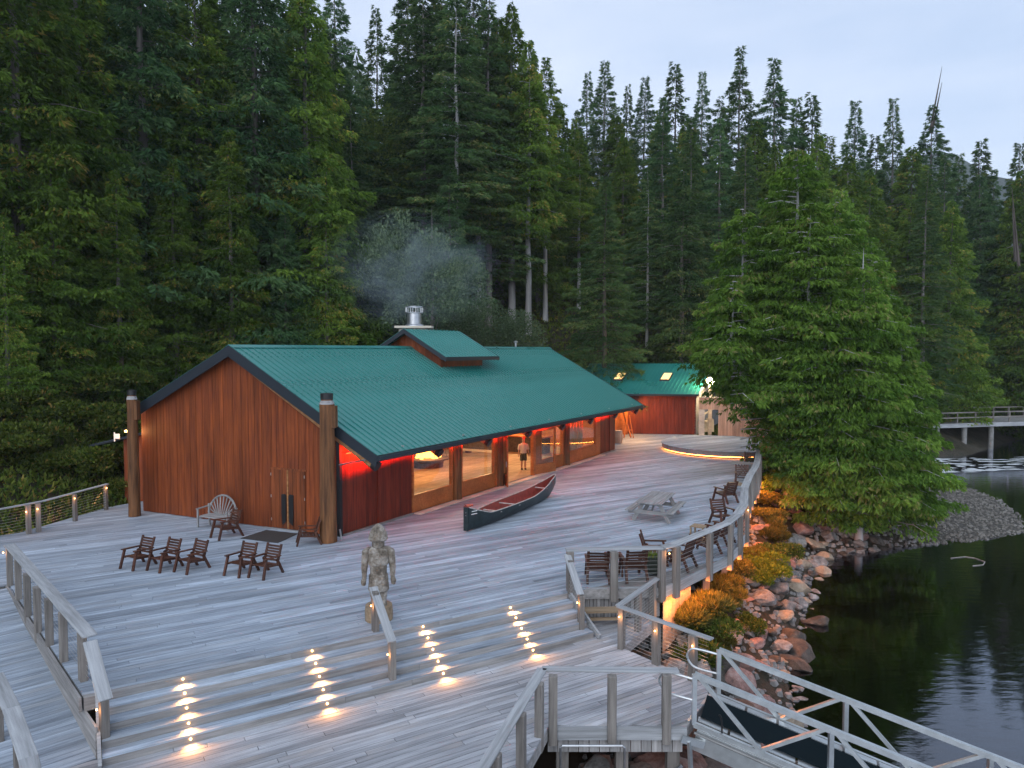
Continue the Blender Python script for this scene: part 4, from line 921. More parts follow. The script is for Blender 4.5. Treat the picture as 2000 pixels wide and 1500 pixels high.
# local: faces -y (toward viewer)
for i in range(4): fbb('seat_slat', (-.62, -.36+i*.13, .42), (.62, -.36+i*.13, .42), .12, .05)
arc = [(.68*math.cos(a_)*1.0, .06+.10*math.sin(a_), .46+.68*math.sin(a_)) for a_ in [math.pi*i/18 for i in range(19)]]
MB().tube(arc, .036, 8).build('hoop', M['bench'], fbn)
for i in range(11):
    a_ = math.pi*(i+.9)/11.8; fbb('back_slat', (.30*math.cos(a_), .03, .45), (.66*math.cos(a_), .06+.1*math.sin(a_), .46+.66*math.sin(a_)), .045, .02, up=(0, -1, 0))
for sx_ in (-1, 1):
    fbb('leg', (sx_*.72, -.40, 0), (sx_*.72, -.40, .66), .06, .06, up=(0, 1, 0)); fbb('leg', (sx_*.66, .08, 0), (sx_*.66, .06, .80), .06, .06, up=(0, 1, 0)); fbb('armrest', (sx_*.73, -.46, .68), (sx_*.69, .1, .72), .08, .035); fbb('side_rail', (sx_*.69, -.38, .36), (sx_*.67, .06, .36), .04, .07)
# mat
mt = MB(); c = [P(470, 1052, 0), P(543, 1061, 0), P(582, 1043, 0), P(520, 1036, 0)]
mt.hexa([(p.x, p.y, .006) for p in c]+[(p.x, p.y, .022) for p in c]); props(mt.build('door_mat', M['mat']), 'dark brown coir doormat in front of the gable doors', 'mat')
# picnic table
pt = thing('picnic_table', 'weathered grey picnic table with attached benches on open deck', 'table', (5.62, 27.55, 0), rad(-25))
def ptb(name, p, q, w_, h, up=(0, 0, 1)):
    mt_ = mw(pt); return board(name, mt_ @ Vector(p), mt_ @ Vector(q), w_, h, M['bench'], pt, up=mt_.to_3x3() @ Vector(up), bev=.004)
for i in range(6): ptb('table_board', (-.40+i*.16, -1.2, .76), (-.40+i*.16, 1.2, .76), .15, .04)
for sx_ in (-1, 1):
    for j in (0, 1): ptb('bench_board', (sx_*(.70+j*.15), -1.2, .45), (sx_*(.70+j*.15), 1.2, .45), .14, .04)
    for y in (-.85, .85): ptb('leg', (sx_*.70, y, 0), (sx_*.30, y, .74), .15, .05, up=(0, 1, 0))
for y in (-.90, .90): ptb('seat_support', (-.86, y, .37), (.86, y, .37), .045, .14); ptb('top_cleat', (-.42, y, .69), (.42, y, .69), .045, .09)
for y in (-1, 1): ptb('brace', (0, y*.78, .38), (0, y*.1, .70), .045, .09)
# small tables by the rail
def lowtable(label, x, y, sx_, sy_, h, rz, m='chair', slat=True):
    o = thing('side_table', label, 'table', (x, y, 0), rz)
    n = 6
    for i in range(n): MB().box((-sx_/2+i*sx_/n+.006, -sy_/2, h-.025), (-sx_/2+(i+1)*sx_/n-.006, sy_/2, h)).build('top_slat', M[m], o)
    for a_ in (-1, 1):
        for b_ in (-1, 1): MB().box((a_*sx_*.42-.025, b_*sy_*.42-.025, 0), (a_*sx_*.42+.025, b_*sy_*.42+.025, h-.03)).build('leg', M[m], o)
lowtable('small dark red side table between the two armchairs at the near railing', 2.95, 20.45, .5, .6, .58, 0)
lowtable('slatted tan side table by the railing below the folding table', 10.15, 31.9, .9, .7, .5, rad(-25), 'benchb')
lowtable('small side table between armchairs along the curving railing', 6.4, 24.2, .5, .5, .5, rad(-35), 'benchb')
ft = thing('folding_table', 'pale folding table on crossed legs near the stage', 'table', (11.9, 36.4, 0), rad(-25))
MB().box((-.65, -.4, .70), (.65, .4, .73)).build('table_top', M['bench'], ft)
for y in (-.3, .3):
    for sx_ in (-1, 1): board('leg', mw(ft) @ Vector((sx_*.3, y, .0)), mw(ft) @ Vector((-sx_*.25, y, .7)), .03, .04, M['black'], ft)
tp = P(1281, 1122, 0)
pln = thing('planter_box', 'dark slatted planter of bright lime plants beside the corner posts', 'planter', (tp.x-.05, tp.y+.1, 0))
for i in range(5):
    z = .03+i*.1; k_ = .20+.012*i
    MB().box((-k_, -k_, z), (k_, k_, z+.085)).build('slat_band', M['planter'], pln)
fo = MB(); rr = random.Random(5)
for i in range(90):
    x, y = rr.uniform(-.24, .24), rr.uniform(-.24, .24); d = Vector((rr.uniform(-.1, .1), rr.uniform(-.1, .1), rr.uniform(.05, .13))); s_ = Vector((rr.uniform(-1, 1), rr.uniform(-1, 1), 0)).normalized()*.02; p = Vector((x, y, .52))
    fo.add([p-s_, p+s_, p+d], [(0, 1, 2)], rr.random())
fo.build('leaves', M['lime'], pln)
lbn = thing('low_bench', 'low brown plank bench in front of the slat skirt', 'bench', (2.15, 18.75, LZ), rad(3))
for i in range(2): MB().box((-.42, -.18+i*.18, .40), (.95, -.01+i*.18, .45)).build('seat_board', M['benchb'], lbn)
for x in (-.25, .8): MB().box((x-.05, -.13, 0), (x+.05, .13, .40)).build('leg', M['benchb'], lbn)
MB().box((-.25, -.02, .14), (.8, .02, .22)).build('stretcher', M['benchb'], lbn)

# canoe
cn = thing('dugout_canoe', 'long black canoe with oxide red inside and upswept prow', 'canoe', (-1.62, 25.3, 0), math.atan2(.88, .474))
NL, NC = 40, 9; CLn = 7.55
def csec(i):
    s = i/NL; x = s*CLn
    wd = .50*(math.sin(math.pi*min(1, max(0, (s*.97+.03)))))**.55*(1 if s < .6 else 1-.35*(s-.6)/.4)
    wd = max(wd, .05 if s < .05 else .012)
    if s < .06: wd = max(.09, wd*.75)
    sheer = .50+.38*max(0, (.16-s)/.16)**1.2+.42*max(0, (s-.55)/.45)**1.8
    keel = .02+.0*max(0, (.05-s))+ .50*max(0, (s-.86)/.14)**1.5
    if s > .86: wd *= .9
    return x, wd, sheer, keel
def hull(off, name, m, flip=False):
    v = []; f = []
    for i in range(NL+1):
        x, wd, sh, ke = csec(i); wd = max(.006, wd-off); ke = ke+off
        for j in range(NC):
            a_ = -1+2*j/(NC-1); yy = wd*math.copysign(abs(a_)**.55, a_); zz = ke+(sh-ke)*abs(a_)**2.2
            v.append((x, yy, zz))
    for i in range(NL):
        for j in range(NC-1):
            a_ = i*NC+j; f.append((a_, a_+1, a_+1+NC, a_+NC))
    mb = MB(); mb.add(v, f); return mb
h1 = hull(0, '', None); h1.f.append(tuple(range(NC))); h1.t.append(.5); h1.build('hull', M['canoeblk'], cn, smooth=True)
hull(.03, '', None).build('lining', M['canoered'], cn, smooth=True)
for sg_ in (-1, 1): MB().tube([(csec(i)[0], sg_*csec(i)[1]*.985, csec(i)[2]+.012) for i in range(NL+1)], .022, 6).build('gunwale', M['canoegrey'], cn, smooth=True)
for s_ in (.24, .42, .80):
    x, wd, sh, ke = csec(s_*NL); MB().box((x-.04, -wd, sh-.10), (x+.04, wd, sh-.07)).build('thwart', M['canoegrey'], cn)
x0, wd0, sh0, _ = csec(0); MB().box((-.05, -.10, sh0+.02), (.30, .10, sh0+.06)).build('prow_cap', M['canoered'], cn)
MB().tube([(-.05, 0, sh0+.06), (-.16, .0, sh0+.16)], [.03, .006], 6).build('prow_horn', M['canoered'], cn)
MB().prism([(-.06, -.1), (-.055, -.1), (-.055, .1), (-.06, .1)], .05, sh0+.02).build('prow_face', M['canoeblk'], cn)
for zz in (.62, .72):
    for sg_ in (-1, 1):
        MB().hexa([(-.063, 0, zz-.03), (.33, sg_*.235, zz), (.33, sg_*.24, zz), (-.068, 0, zz-.03), (-.063, 0, zz-.005), (.33, sg_*.235, zz+.025), (.33, sg_*.24, zz+.025), (-.068, 0, zz-.005)]).build('white_stripe', M['white'], cn)

# ------------------------------------------------------------------ carved figure and person
def remesh(o, vox, smooth=3):
    m = o.modifiers.new('r', 'REMESH'); m.mode = 'VOXEL'; m.voxel_size = vox
    if smooth: s_ = o.modifiers.new('s', 'SMOOTH'); s_.iterations = smooth; s_.factor = .5
def ell(mb, secs, n=14):
    "loft of ellipses (x, y, z, rx, ry)"
    vs_ = [(x+rx*math.cos(2*math.pi*k/n), y+ry*math.sin(2*math.pi*k/n), z) for x, y, z, rx, ry in secs for k in range(n)]
    m_ = len(secs); mb.add(vs_, [(i*n+k, i*n+(k+1) % n, (i+1)*n+(k+1) % n, (i+1)*n+k) for i in range(m_-1) for k in range(n)]+[tuple(range(n))[::-1], tuple(range((m_-1)*n, m_*n))])
stt = thing('carved_figure', 'tall weathered carved wooden figure standing on a log round', 'statue', (-3.22, 17.0, 0), rad(8))
MB().lathe([(.33, .005), (.335, .2), (.32, .36), (.28, .37)], 22).build('log_base', M['benchb'], stt, smooth=True)
b = MB(); z0 = .37
for sg_ in (-1, 1):
    ell(b, [(sg_*.11, -.05, z0-.03, .095, .15), (sg_*.11, -.03, z0+.06, .085, .13), (sg_*.11, 0, z0+.13, .075, .08), (sg_*.11, 0, z0+.28, .10, .10), (sg_*.10, 0, z0+.45, .12, .12)])
    ell(b, [(sg_*.35, -.07, z0+.50, .045, .06), (sg_*.355, -.06, z0+.58, .068, .08), (sg_*.335, -.03, z0+.68, .052, .058), (sg_*.335, 0, z0+.88, .075, .08), (sg_*.32, 0, z0+1.12, .085, .095), (sg_*.29, 0, z0+1.32, .095, .11), (sg_*.2, 0, z0+1.40, .06, .08)])
ell(b, [(0, 0, z0+.4, .21, .15), (0, 0, z0+.7, .205, .15), (0, -.01, z0+.86, .20, .15), (0, -.01, z0+1.1, .225, .165), (0, 0, z0+1.32, .235, .16), (0, 0, z0+1.39, .15, .12), (0, 0, z0+1.44, .125, .12)])
ell(b, [(0, -.01, z0+1.38, .13, .13), (0, -.02, z0+1.44, .15, .15), (0, -.02, z0+1.62, .155, .155)])
ell(b, [(0, -.165, z0+1.455, .028, .03), (0, -.195, z0+1.49, .034, .035), (0, -.165, z0+1.57, .018, .02)], 8)
ell(b, [(0, -.165, z0+1.41, .05, .02), (0, -.17, z0+1.43, .05, .02)], 8)
tx = bpy.data.textures.new('carve', 'CLOUDS'); tx.noise_scale = .045
def carved(mbb, nm, k=.018):
    o = mbb.build(nm, M['statue'], stt, smooth=False); remesh(o, .013, 0); d = o.modifiers.new('d', 'DISPLACE'); d.texture = tx; d.strength = k; d.mid_level = .5; return o
carved(b, 'body')
b = MB(); ell(b, [(0, 0, z0+.34, .245, .175), (0, 0, z0+.38, .25, .18), (0, 0, z0+.60, .235, .17), (0, 0, z0+.74, .225, .165), (0, 0, z0+.75, .18, .13)]); carved(b, 'skirt')
b = MB(); ell(b, [(0, -.01, z0+.98, .235, .175), (0, -.01, z0+1.02, .25, .185), (0, 0, z0+1.2, .262, .19), (0, 0, z0+1.36, .25, .175), (0, 0, z0+1.42, .15, .13)]); carved(b, 'cape', .03)
b = MB(); ell(b, [(0, -.02, z0+1.57, .20, .20), (0, -.02, z0+1.60, .235, .235), (0, -.02, z0+1.67, .225, .225), (0, -.01, z0+1.76, .20, .20), (0, 0, z0+1.86, .14, .14), (0, 0, z0+1.93, .07, .07), (0, 0, z0+1.96, .03, .03)]); carved(b, 'hat', .035)
# person in doorway
pr_ = thing('person', 'person in white shirt, dark shorts and red cap in the doorway', 'person', (.62, 38.6, .03), rad(15))
b = MB()
for sg_ in (-1, 1):
    ell(b, [(sg_*.10, -.05, .0, .05, .12), (sg_*.10, -.03, .06, .045, .09), (sg_*.10, 0, .12, .045, .05), (sg_*.10, 0, .35, .06, .062), (sg_*.10, 0, .48, .055, .058), (sg_*.095, 0, .80, .085, .09)])
    ell(b, [(sg_*.29, -.10, .70, .03, .035), (sg_*.29, -.08, .80, .04, .045), (sg_*.275, -.03, .95, .036, .038), (sg_*.25, 0, 1.12, .045, .048), (sg_*.20, 0, 1.36, .055, .06), (sg_*.12, 0, 1.41, .04, .05)])
ell(b, [(0, 0, .76, .17, .12), (0, 0, .95, .155, .11), (0, 0, 1.15, .17, .115), (0, 0, 1.35, .19, .11), (0, 0, 1.42, .10, .08), (0, 0, 1.50, .055, .06), (0, -.01, 1.55, .075, .085), (0, -.01, 1.63, .085, .10), (0, 0, 1.70, .075, .09), (0, 0, 1.74, .03, .03)])
ell(b, [(0, -.10, 1.58, .012, .015), (0, -.115, 1.61, .015, .02), (0, -.10, 1.65, .01, .01)], 6)
remesh(b.build('body', M['skin'], pr_, smooth=True), .016, 2)
b = MB(); ell(b, [(0, 0, .88, .195, .145), (0, 0, 1.0, .18, .13), (0, 0, 1.2, .195, .135), (0, 0, 1.36, .21, .13), (0, 0, 1.43, .12, .09)])
for sg_ in (-1, 1): ell(b, [(sg_*.265, -.01, 1.08, .06, .065), (sg_*.25, 0, 1.2, .065, .07), (sg_*.19, 0, 1.38, .07, .075)])
remesh(b.build('shirt', M['shirt'], pr_, smooth=True), .016, 2)
b = MB()
ell(b, [(0, 0, .74, .19, .14), (0, 0, .93, .185, .135)])
for sg_ in (-1, 1): ell(b, [(sg_*.10, 0, .48, .10, .105), (sg_*.09, 0, .80, .105, .12)])
remesh(b.build('shorts', M['shorts'], pr_, smooth=True), .016, 2)
b = MB(); ell(b, [(0, 0, 1.66, .095, .11), (0, .01, 1.74, .08, .09), (0, .01, 1.78, .03, .03)]); ell(b, [(0, -.13, 1.655, .07, .09), (0, -.12, 1.675, .07, .08)]); b.build('cap', M['cap'], pr_, smooth=True)
b = MB()
for sg_ in (-1, 1): ell(b, [(sg_*.10, -.05, -.02, .055, .14), (sg_*.10, -.05, .06, .05, .12), (sg_*.10, -.01, .09, .05, .06)])
b.build('shoes', M['black'], pr_, smooth=True)

# ------------------------------------------------------------------ gangway
gw = thing('gangway', 'aluminium truss gangway with dark mat sloping down to the water', 'gangway', (3.8, 14.4, LZ))
N0 = Vector((3.59, 13.76, .13)); F00 = Vector((4.40, 14.91, .13)); D = Vector((2.28, -.94, -.61))
npan = 6
for nm, o0 in (('near', N0), ('far', F00)):
    hgt_ = Vector((0, 0, -1.0))
    board('top_chord', o0, o0+D*npan, .10, .10, M['alu'], gw); board('bottom_chord', o0+hgt_, o0+hgt_+D*npan, .075, .10, M['alu'], gw)
    for k in range(npan+1):
        p = o0+D*k; board('upright', p, p+hgt_, .085, .085, M['alu'], gw, up=(1, 0, 0))
        if k < npan:
            mid = o0+D*(k+.5)+hgt_
            board('diagonal', p+D*.03, mid+Vector((0, 0, .04)), .07, .07, M['alu'], gw); board('diagonal', o0+D*(k+.97), mid+Vector((0, 0, .04)), .07, .07, M['alu'], gw)
    # edge decking strips
    side = (F00-N0); side.z = 0; side.normalize(); sgn = 1 if nm == 'near' else -1
    for k in range(npan*4):
        p = o0+hgt_+D*(k/4+.01)+side*sgn*.16+Vector((0, 0, .05)); q = o0+hgt_+D*(k/4+.24)+side*sgn*.16+Vector((0, 0, .05)); board('edge_plate', p, q, .17, .02, M['alu'], gw)
cm = (N0+F00)/2+Vector((0, 0, -.94))
ms = board('deck_mat', cm-D*.02, cm+D*npan, .95, .02, M['mesh'], gw)
board('head_bar', (3.50, 13.86, LZ-.02), (4.24, 14.95, LZ-.02), .06, .04, M['alu'], gw)
board('side_girder', N0+Vector((0, -.05, -1.28)), N0+Vector((0, -.05, -1.28))+D*npan, .03, .42, M['alu'], gw)
MB().tube([N0+Vector((-.02, -.1, -1.12)), N0+Vector((-.02, -.1, -1.12))+D*npan], .025, 6).build('conduit', M['grey'], gw, world=True)
def loop(pts, r=.024):
    v = [Vector(p) for p in pts]; out = []
    for i in range(len(v)-1):
        for k in range(4):
            t = k/4; p0 = v[max(i-1, 0)]; p1 = v[i]; p2 = v[i+1]; p3 = v[min(i+2, len(v)-1)]
            out.append(.5*((2*p1)+(-p0+p2)*t+(2*p0-5*p1+4*p2-p3)*t*t+(-p0+3*p1-3*p2+p3)*t**3))
    MB().tube(out+[v[-1]], r, 8).build('hand_loop', M['alu'], gw, world=True, smooth=True)
dh = D.normalized()
for o0, e in ((F00, 1.0), (N0, 1.05)):
    a_ = o0+Vector((0, 0, -.10)); b_ = o0+Vector((0, 0, -.52)); k_ = Vector((-.93, .36, .12))
    loop([a_, a_+k_*.42*e, a_+k_*.58*e+Vector((0, 0, -.04)), a_+k_*.66*e+Vector((0, 0, -.2)), b_+k_*.58*e+Vector((0, 0, .06)), b_+k_*.42*e, b_])
hs = MB(); c0 = N0+Vector((.25, -.12, -1.05)); hs.tube([c0+Vector((.25*math.sin(a_*.5), -.02*a_, -.35*math.sin(a_)*1.0-.0)) for a_ in [math.pi*1.5*i/14 for i in range(15)]], .018, 6); hs.build('hose', M['black'], gw, world=True, smooth=True)
hp = thing('pipe_frame', 'square grey pipe frame hanging below the landing edge', 'frame', (1.0, 13.4, LZ-.6))
pth = [(.93, 13.36, -2.9), (.93, 13.36, -1.12), (.96, 13.36, -1.08), (2.12, 13.36, -1.08), (2.16, 13.36, -1.12), (2.16, 13.36, -2.9)]
for p, q in zip(pth, pth[1:]): MB().tube([p, q], .022, 8).build('pipe', M['steel'], hp, world=True)
bkt = thing('gangway_bracket', 'grey steel hinge bracket holding the head of the gangway', 'bracket', (3.35, 13.5, LZ-.4))
board('arm', (3.3, 13.55, LZ-.2), (3.75, 13.6, LZ-.35), .05, .14, M['alu'], bkt); board('strut', (3.45, 13.55, LZ-.25), (3.5, 13.6, LZ-.9), .05, .10, M['alu'], bkt)
board('strut', (2.45, 13.4, LZ-1.3), (3.3, 13.5, LZ-.7), .04, .06, M['steel'], bkt)
for x, y in ((1.0, 13.2), (2.2, 13.3), (3.2, 13.2), (.2, 11.5)):
    pl = board('landing_pile', (x, y+.7, -4.6), (x, y+.7, LZ-.28), .24, .24, M['postw']); props(pl, {1.0: 'timber pile under the landing beside the pipe frame', 2.2: 'timber pile under the middle post of the landing railing', 3.2: 'timber pile under the landing next to the gangway hinge', .2: 'timber pile under the slanting end of the landing railing'}[x], 'pile', 'piles under the landing')

# ------------------------------------------------------------------ rocks
def rock_mesh(seed, m):
    r = random.Random(seed); bm = bmesh.new(); bmesh.ops.create_icosphere(bm, subdivisions=3, radius=1)
    pl = []
    for _ in range(13):
        d = Vector((r.gauss(0, 1), r.gauss(0, 1), r.gauss(0, 1))).normalized(); pl.append((d, r.uniform(.52, .82)))
    sc3 = Vector((r.uniform(.9, 1.3), r.uniform(.75, 1.1), r.uniform(.55, .9)))
    for v in bm.verts:
        c = v.co.copy()
        for d, k in pl:
            e = c.dot(d)
            if e > k: c -= d*(e-k)*.93
        c *= 1+.10*noise.noise(c*2.2+Vector((seed, 0, 0)))+.05*noise.noise(c*6+Vector((0, seed, 0)))
        v.co = Vector((c.x*sc3.x, c.y*sc3.y, c.z*sc3.z))
    me = bpy.data.meshes.new('boulder'); bm.to_mesh(me); bm.free(); me.materials.append(m)
    me.polygons.foreach_set('use_smooth', [True]*len(me.polygons)); me.set_sharp_from_angle(angle=rad(16)); return me
RK = {k: [rock_mesh(i+j*10, M['rock_'+k]) for i in range(5)] for j, k in enumerate(('pink', 'grey', 'dark', 'tan'))}
def rock(kind, x, y, z, s, label, group='riprap boulders on the bank', rr=R):
    vi = rr.randrange(5); o = bpy.data.objects.new('boulder', RK[kind][vi]); C.objects.link(o)
    if '@' in label: label = label.replace('@', ['blocky', 'wedge like', 'squat', 'angular', 'lopsided'][vi]); o.location = (x, y, z); o.scale = (s*rr.uniform(.9, 1.2), s*rr.uniform(.9, 1.1), s*rr.uniform(.75, 1))
    o.rotation_euler = (rr.uniform(-.4, .4), rr.uniform(-.4, .4), rr.uniform(0, 6.28)); props(o, label, 'boulder', group); return o
rr = random.Random(21); placed = []
def shore_pt(k):   # walk along the bank
    i = int(k); f = k-i; return Vector((sx[i]+(sx[i+1]-sx[i])*f, sy[i]+(sy[i+1]-sy[i])*f))
hero = [('pink', 1590, 1030, .75, 'large pale pink boulder beneath the cedar branches'), ('pink', 1395, 1245, .62, 'deep red boulder halfway down the bank'), ('pink', 1505, 1215, .6, 'red faced block near the waterline below the green shrub'),
        ('pink', 1480, 1270, .75, 'pale pink wedge shaped boulder near the foot of the bank'), ('tan', 1577, 1078, .5, 'round tan boulder at the water under the cedar'), ('grey', 1515, 1060, .95, 'big grey boulder at the top of the bank below the railing'),
        ('grey', 1550, 1150, .55, 'grey boulder beside the green shrub at the water'), ('tan', 1535, 1098, .4, 'small tan rock below the round boulder'), ('grey', 1450, 1180, .6, 'grey block just under the dry grass shrub'),
        ('dark', 1500, 1340, .9, 'big dark boulder above the gangway rail'), ('tan', 1575, 1225, .4, 'slanted tan stone standing in the shallows'), ('tan', 1565, 1318, .3, 'small pink tan stone in the shallows'), ('grey', 1545, 1385, .55, 'slab leaning toward the water above the gangway')]
for k, u, v, s_, lab in hero:
    for it in range(1):
        z = -1.2
        for _ in range(12): p = P(u, v, z); z = z*.5+.5*(max(H1(p.x, p.y), WZ)+.2)
    rock(k, p.x, p.y, z, s_, lab, rr=rr); placed.append((p.x, p.y, s_))
zone = lambda y: 'under the gangway head' if y < 16 else 'beside the cable railing' if y < 19.5 else 'below the glowing deck corner' if y < 23 else 'below the curving railing' if y < 28 else 'under the big cedar'
tries = 0
while len(placed) < 240 and tries < 14000:
    tries += 1; k = 3.6+rr.random()*7.6; b_ = shore_pt(k); i = int(k)
    tdir = Vector((sx[i+1]-sx[i], sy[i+1]-sy[i])).normalized(); nrm = Vector((-tdir.y, tdir.x)); off = rr.uniform(-.5, 4.2); q = b_+nrm*off
    s_ = rr.choice([.24, .3, .36, .44, .54, .68]); 
    if off > 3.2: s_ *= .7
    if any((q.x-a)**2+(q.y-b)**2 < (.58*(s_+c))**2 for a, b, c in placed): continue
    if inside(np.array([q.x]), np.array([q.y]), np.array([p[0] for p in mpoly]), np.array([p[1] for p in mpoly]))[0] and q.y > 19: continue
    kd = rr.choice(['pink', 'pink', 'grey', 'grey', 'dark']) if off > .5 else rr.choice(['dark', 'grey', 'tan'])
    size = 'small' if s_ < .36 else 'medium' if s_ < .5 else 'large'
    where = 'at the waterline' if off < .6 else 'mid slope' if off < 2.4 else 'high on the bank'
    col = {'pink': 'reddish', 'grey': 'grey', 'dark': 'dark', 'tan': 'tan'}[kd]
    rock(kd, q.x, q.y, max(H1(q.x, q.y), WZ-.2)+s_*.25, s_, f'{size} {col} @ boulder {where}, {"deckside" if off > 3 else "waterward" if off < 1.2 else "inner"}, {zone(q.y)}', rr=rr); placed.append((q.x, q.y, s_))
bl_ = {}
for o in list(bpy.data.objects):
    if o.get('group') == 'riprap boulders on the bank': bl_.setdefault(o['label'], []).append(o)
for k_, v_ in bl_.items():
    if len(v_) > 2:
        v_.sort(key=lambda o: o.location.y)
        for n_, o in enumerate(v_): o['label'] = k_+f', {["first", "second", "third", "fourth", "fifth", "sixth"][min(n_, 5)]} from gangway'
    if len(v_) == 2:
        v_.sort(key=lambda o: o.location.y); v_[0]['label'] = k_+', gangway end'; v_[1]['label'] = k_+', stage end'
# submerged and far rocks
for (u, v, s_, kd, lab) in [(1800, 1094, .9, 'dark', 'flat mossy rock just breaking the dark water surface'), (1895, 960, .9, 'grey', 'large flat pale rock at the top of the gravel beach'), (1925, 968, .6, 'grey', 'smaller pale rock right of the flat beach rock'), (1955, 985, .6, 'grey', 'grey rock on the river edge of the beach'),
                            (1965, 850, 1.9, 'grey', 'huge rounded grey boulder under the trestle walkway'), (1925, 885, .8, 'tan', 'tan rock at the river bank under the trestle'), (1900, 890, .7, 'dark', 'dark rock at the foot of the trestle piles'), (1940, 880, .5, 'grey', 'small grey rock beside the tan river rock')]:
    p = P(u, v, WZ); o = rock(kd, p.x, p.y, WZ+.1*s_, s_*1.5 if v == 1094 else s_*1.3, lab, 'rocks along the river mouth', rr)
    if v == 1094: o.scale.z *= .35; o.location.z = WZ
rub = MB()
rr2 = random.Random(8)
def pebble(mb, x, y, z, s_):
    v = []; n = 5
    a0 = rr2.uniform(0, 6)
    lo_ = [(x+s_*math.cos(a0+i*1.257)*rr2.uniform(.7, 1.1), y+s_*math.sin(a0+i*1.257)*rr2.uniform(.7, 1.1), z-s_*.3) for i in range(5)]
    hi_ = [(x+(a-x)*.6, y+(b-y)*.6, z+s_*rr2.uniform(.35, .6)) for a, b, c in lo_]
    mb.add(lo_+hi_, [tuple(range(5, 10))]+[(i, (i+1) % 5, 5+(i+1) % 5, 5+i) for i in range(5)], rr2.random())
for _ in range(2600):
    k = 3.4+rr2.random()*8.6; b_ = shore_pt(k); i = int(k); tdir = Vector((sx[i+1]-sx[i], sy[i+1]-sy[i])).normalized(); nrm = Vector((-tdir.y, tdir.x)); q = b_+nrm*rr2.uniform(-1.6, 4.5)
    pebble(rub, q.x, q.y, H1(q.x, q.y)+.03, rr2.uniform(.06, .2))
rub.build('rubble', M['rock_grey'], kind='stuff')
gv = MB()
for _ in range(5200):
    x, y = rr2.uniform(22, 33.5), rr2.uniform(36.5, 54)
    h = H1(x, y)
    if h < WZ-.3: continue
    pebble(gv, x, y, h+.01, rr2.uniform(.03, .12)*(1.3 if rr2.random() < .1 else 1))
gv.build('gravel', M['shingle'], kind='stuff')

# ------------------------------------------------------------------ vegetation
def kites(pos, d, l, wd, rng):
    n = len(pos); rv = rng.normal(size=(n, 3)); s_ = np.cross(d, rv); s_ /= np.linalg.norm(s_, axis=1, keepdims=True)+1e-9
    l = l[:, None]; wd = wd[:, None]
    v = np.stack([pos, pos+d*l*.45+s_*wd, pos+d*l, pos+d*l*.45-s_*wd], 1).reshape(-1, 3)
    return v
def sprays_to_mesh(name, P_, D_, Lh, Wd, T, rng, fan=3, spread=.55):
    V = []; TT = []
    for k in range(fan):
        a = 0 if k == 0 else spread*(1 if k % 2 else -1)*(1+.5*(k//3))
        rv = rng.normal(size=P_.shape); sd = np.cross(D_, rv); sd /= np.linalg.norm(sd, axis=1, keepdims=True)+1e-9
        d = D_*math.cos(a)+sd*math.sin(a); sc_ = 1 if k == 0 else .72
        st_ = P_+D_*(Lh[:, None]*(.0 if k == 0 else .25*rng.random((len(P_), 1))))
        V.append(kites(st_, d, Lh*sc_*rng.uniform(.8, 1.2, len(P_)), Wd*sc_, rng)); TT.append(T+rng.uniform(-.12, .12, len(P_)))
    v = np.concatenate(V); n = len(v)//4; f = np.arange(n*4).reshape(-1, 4)
    return mesh_np(name, v, f, np.clip(np.concatenate(TT), 0, 1))
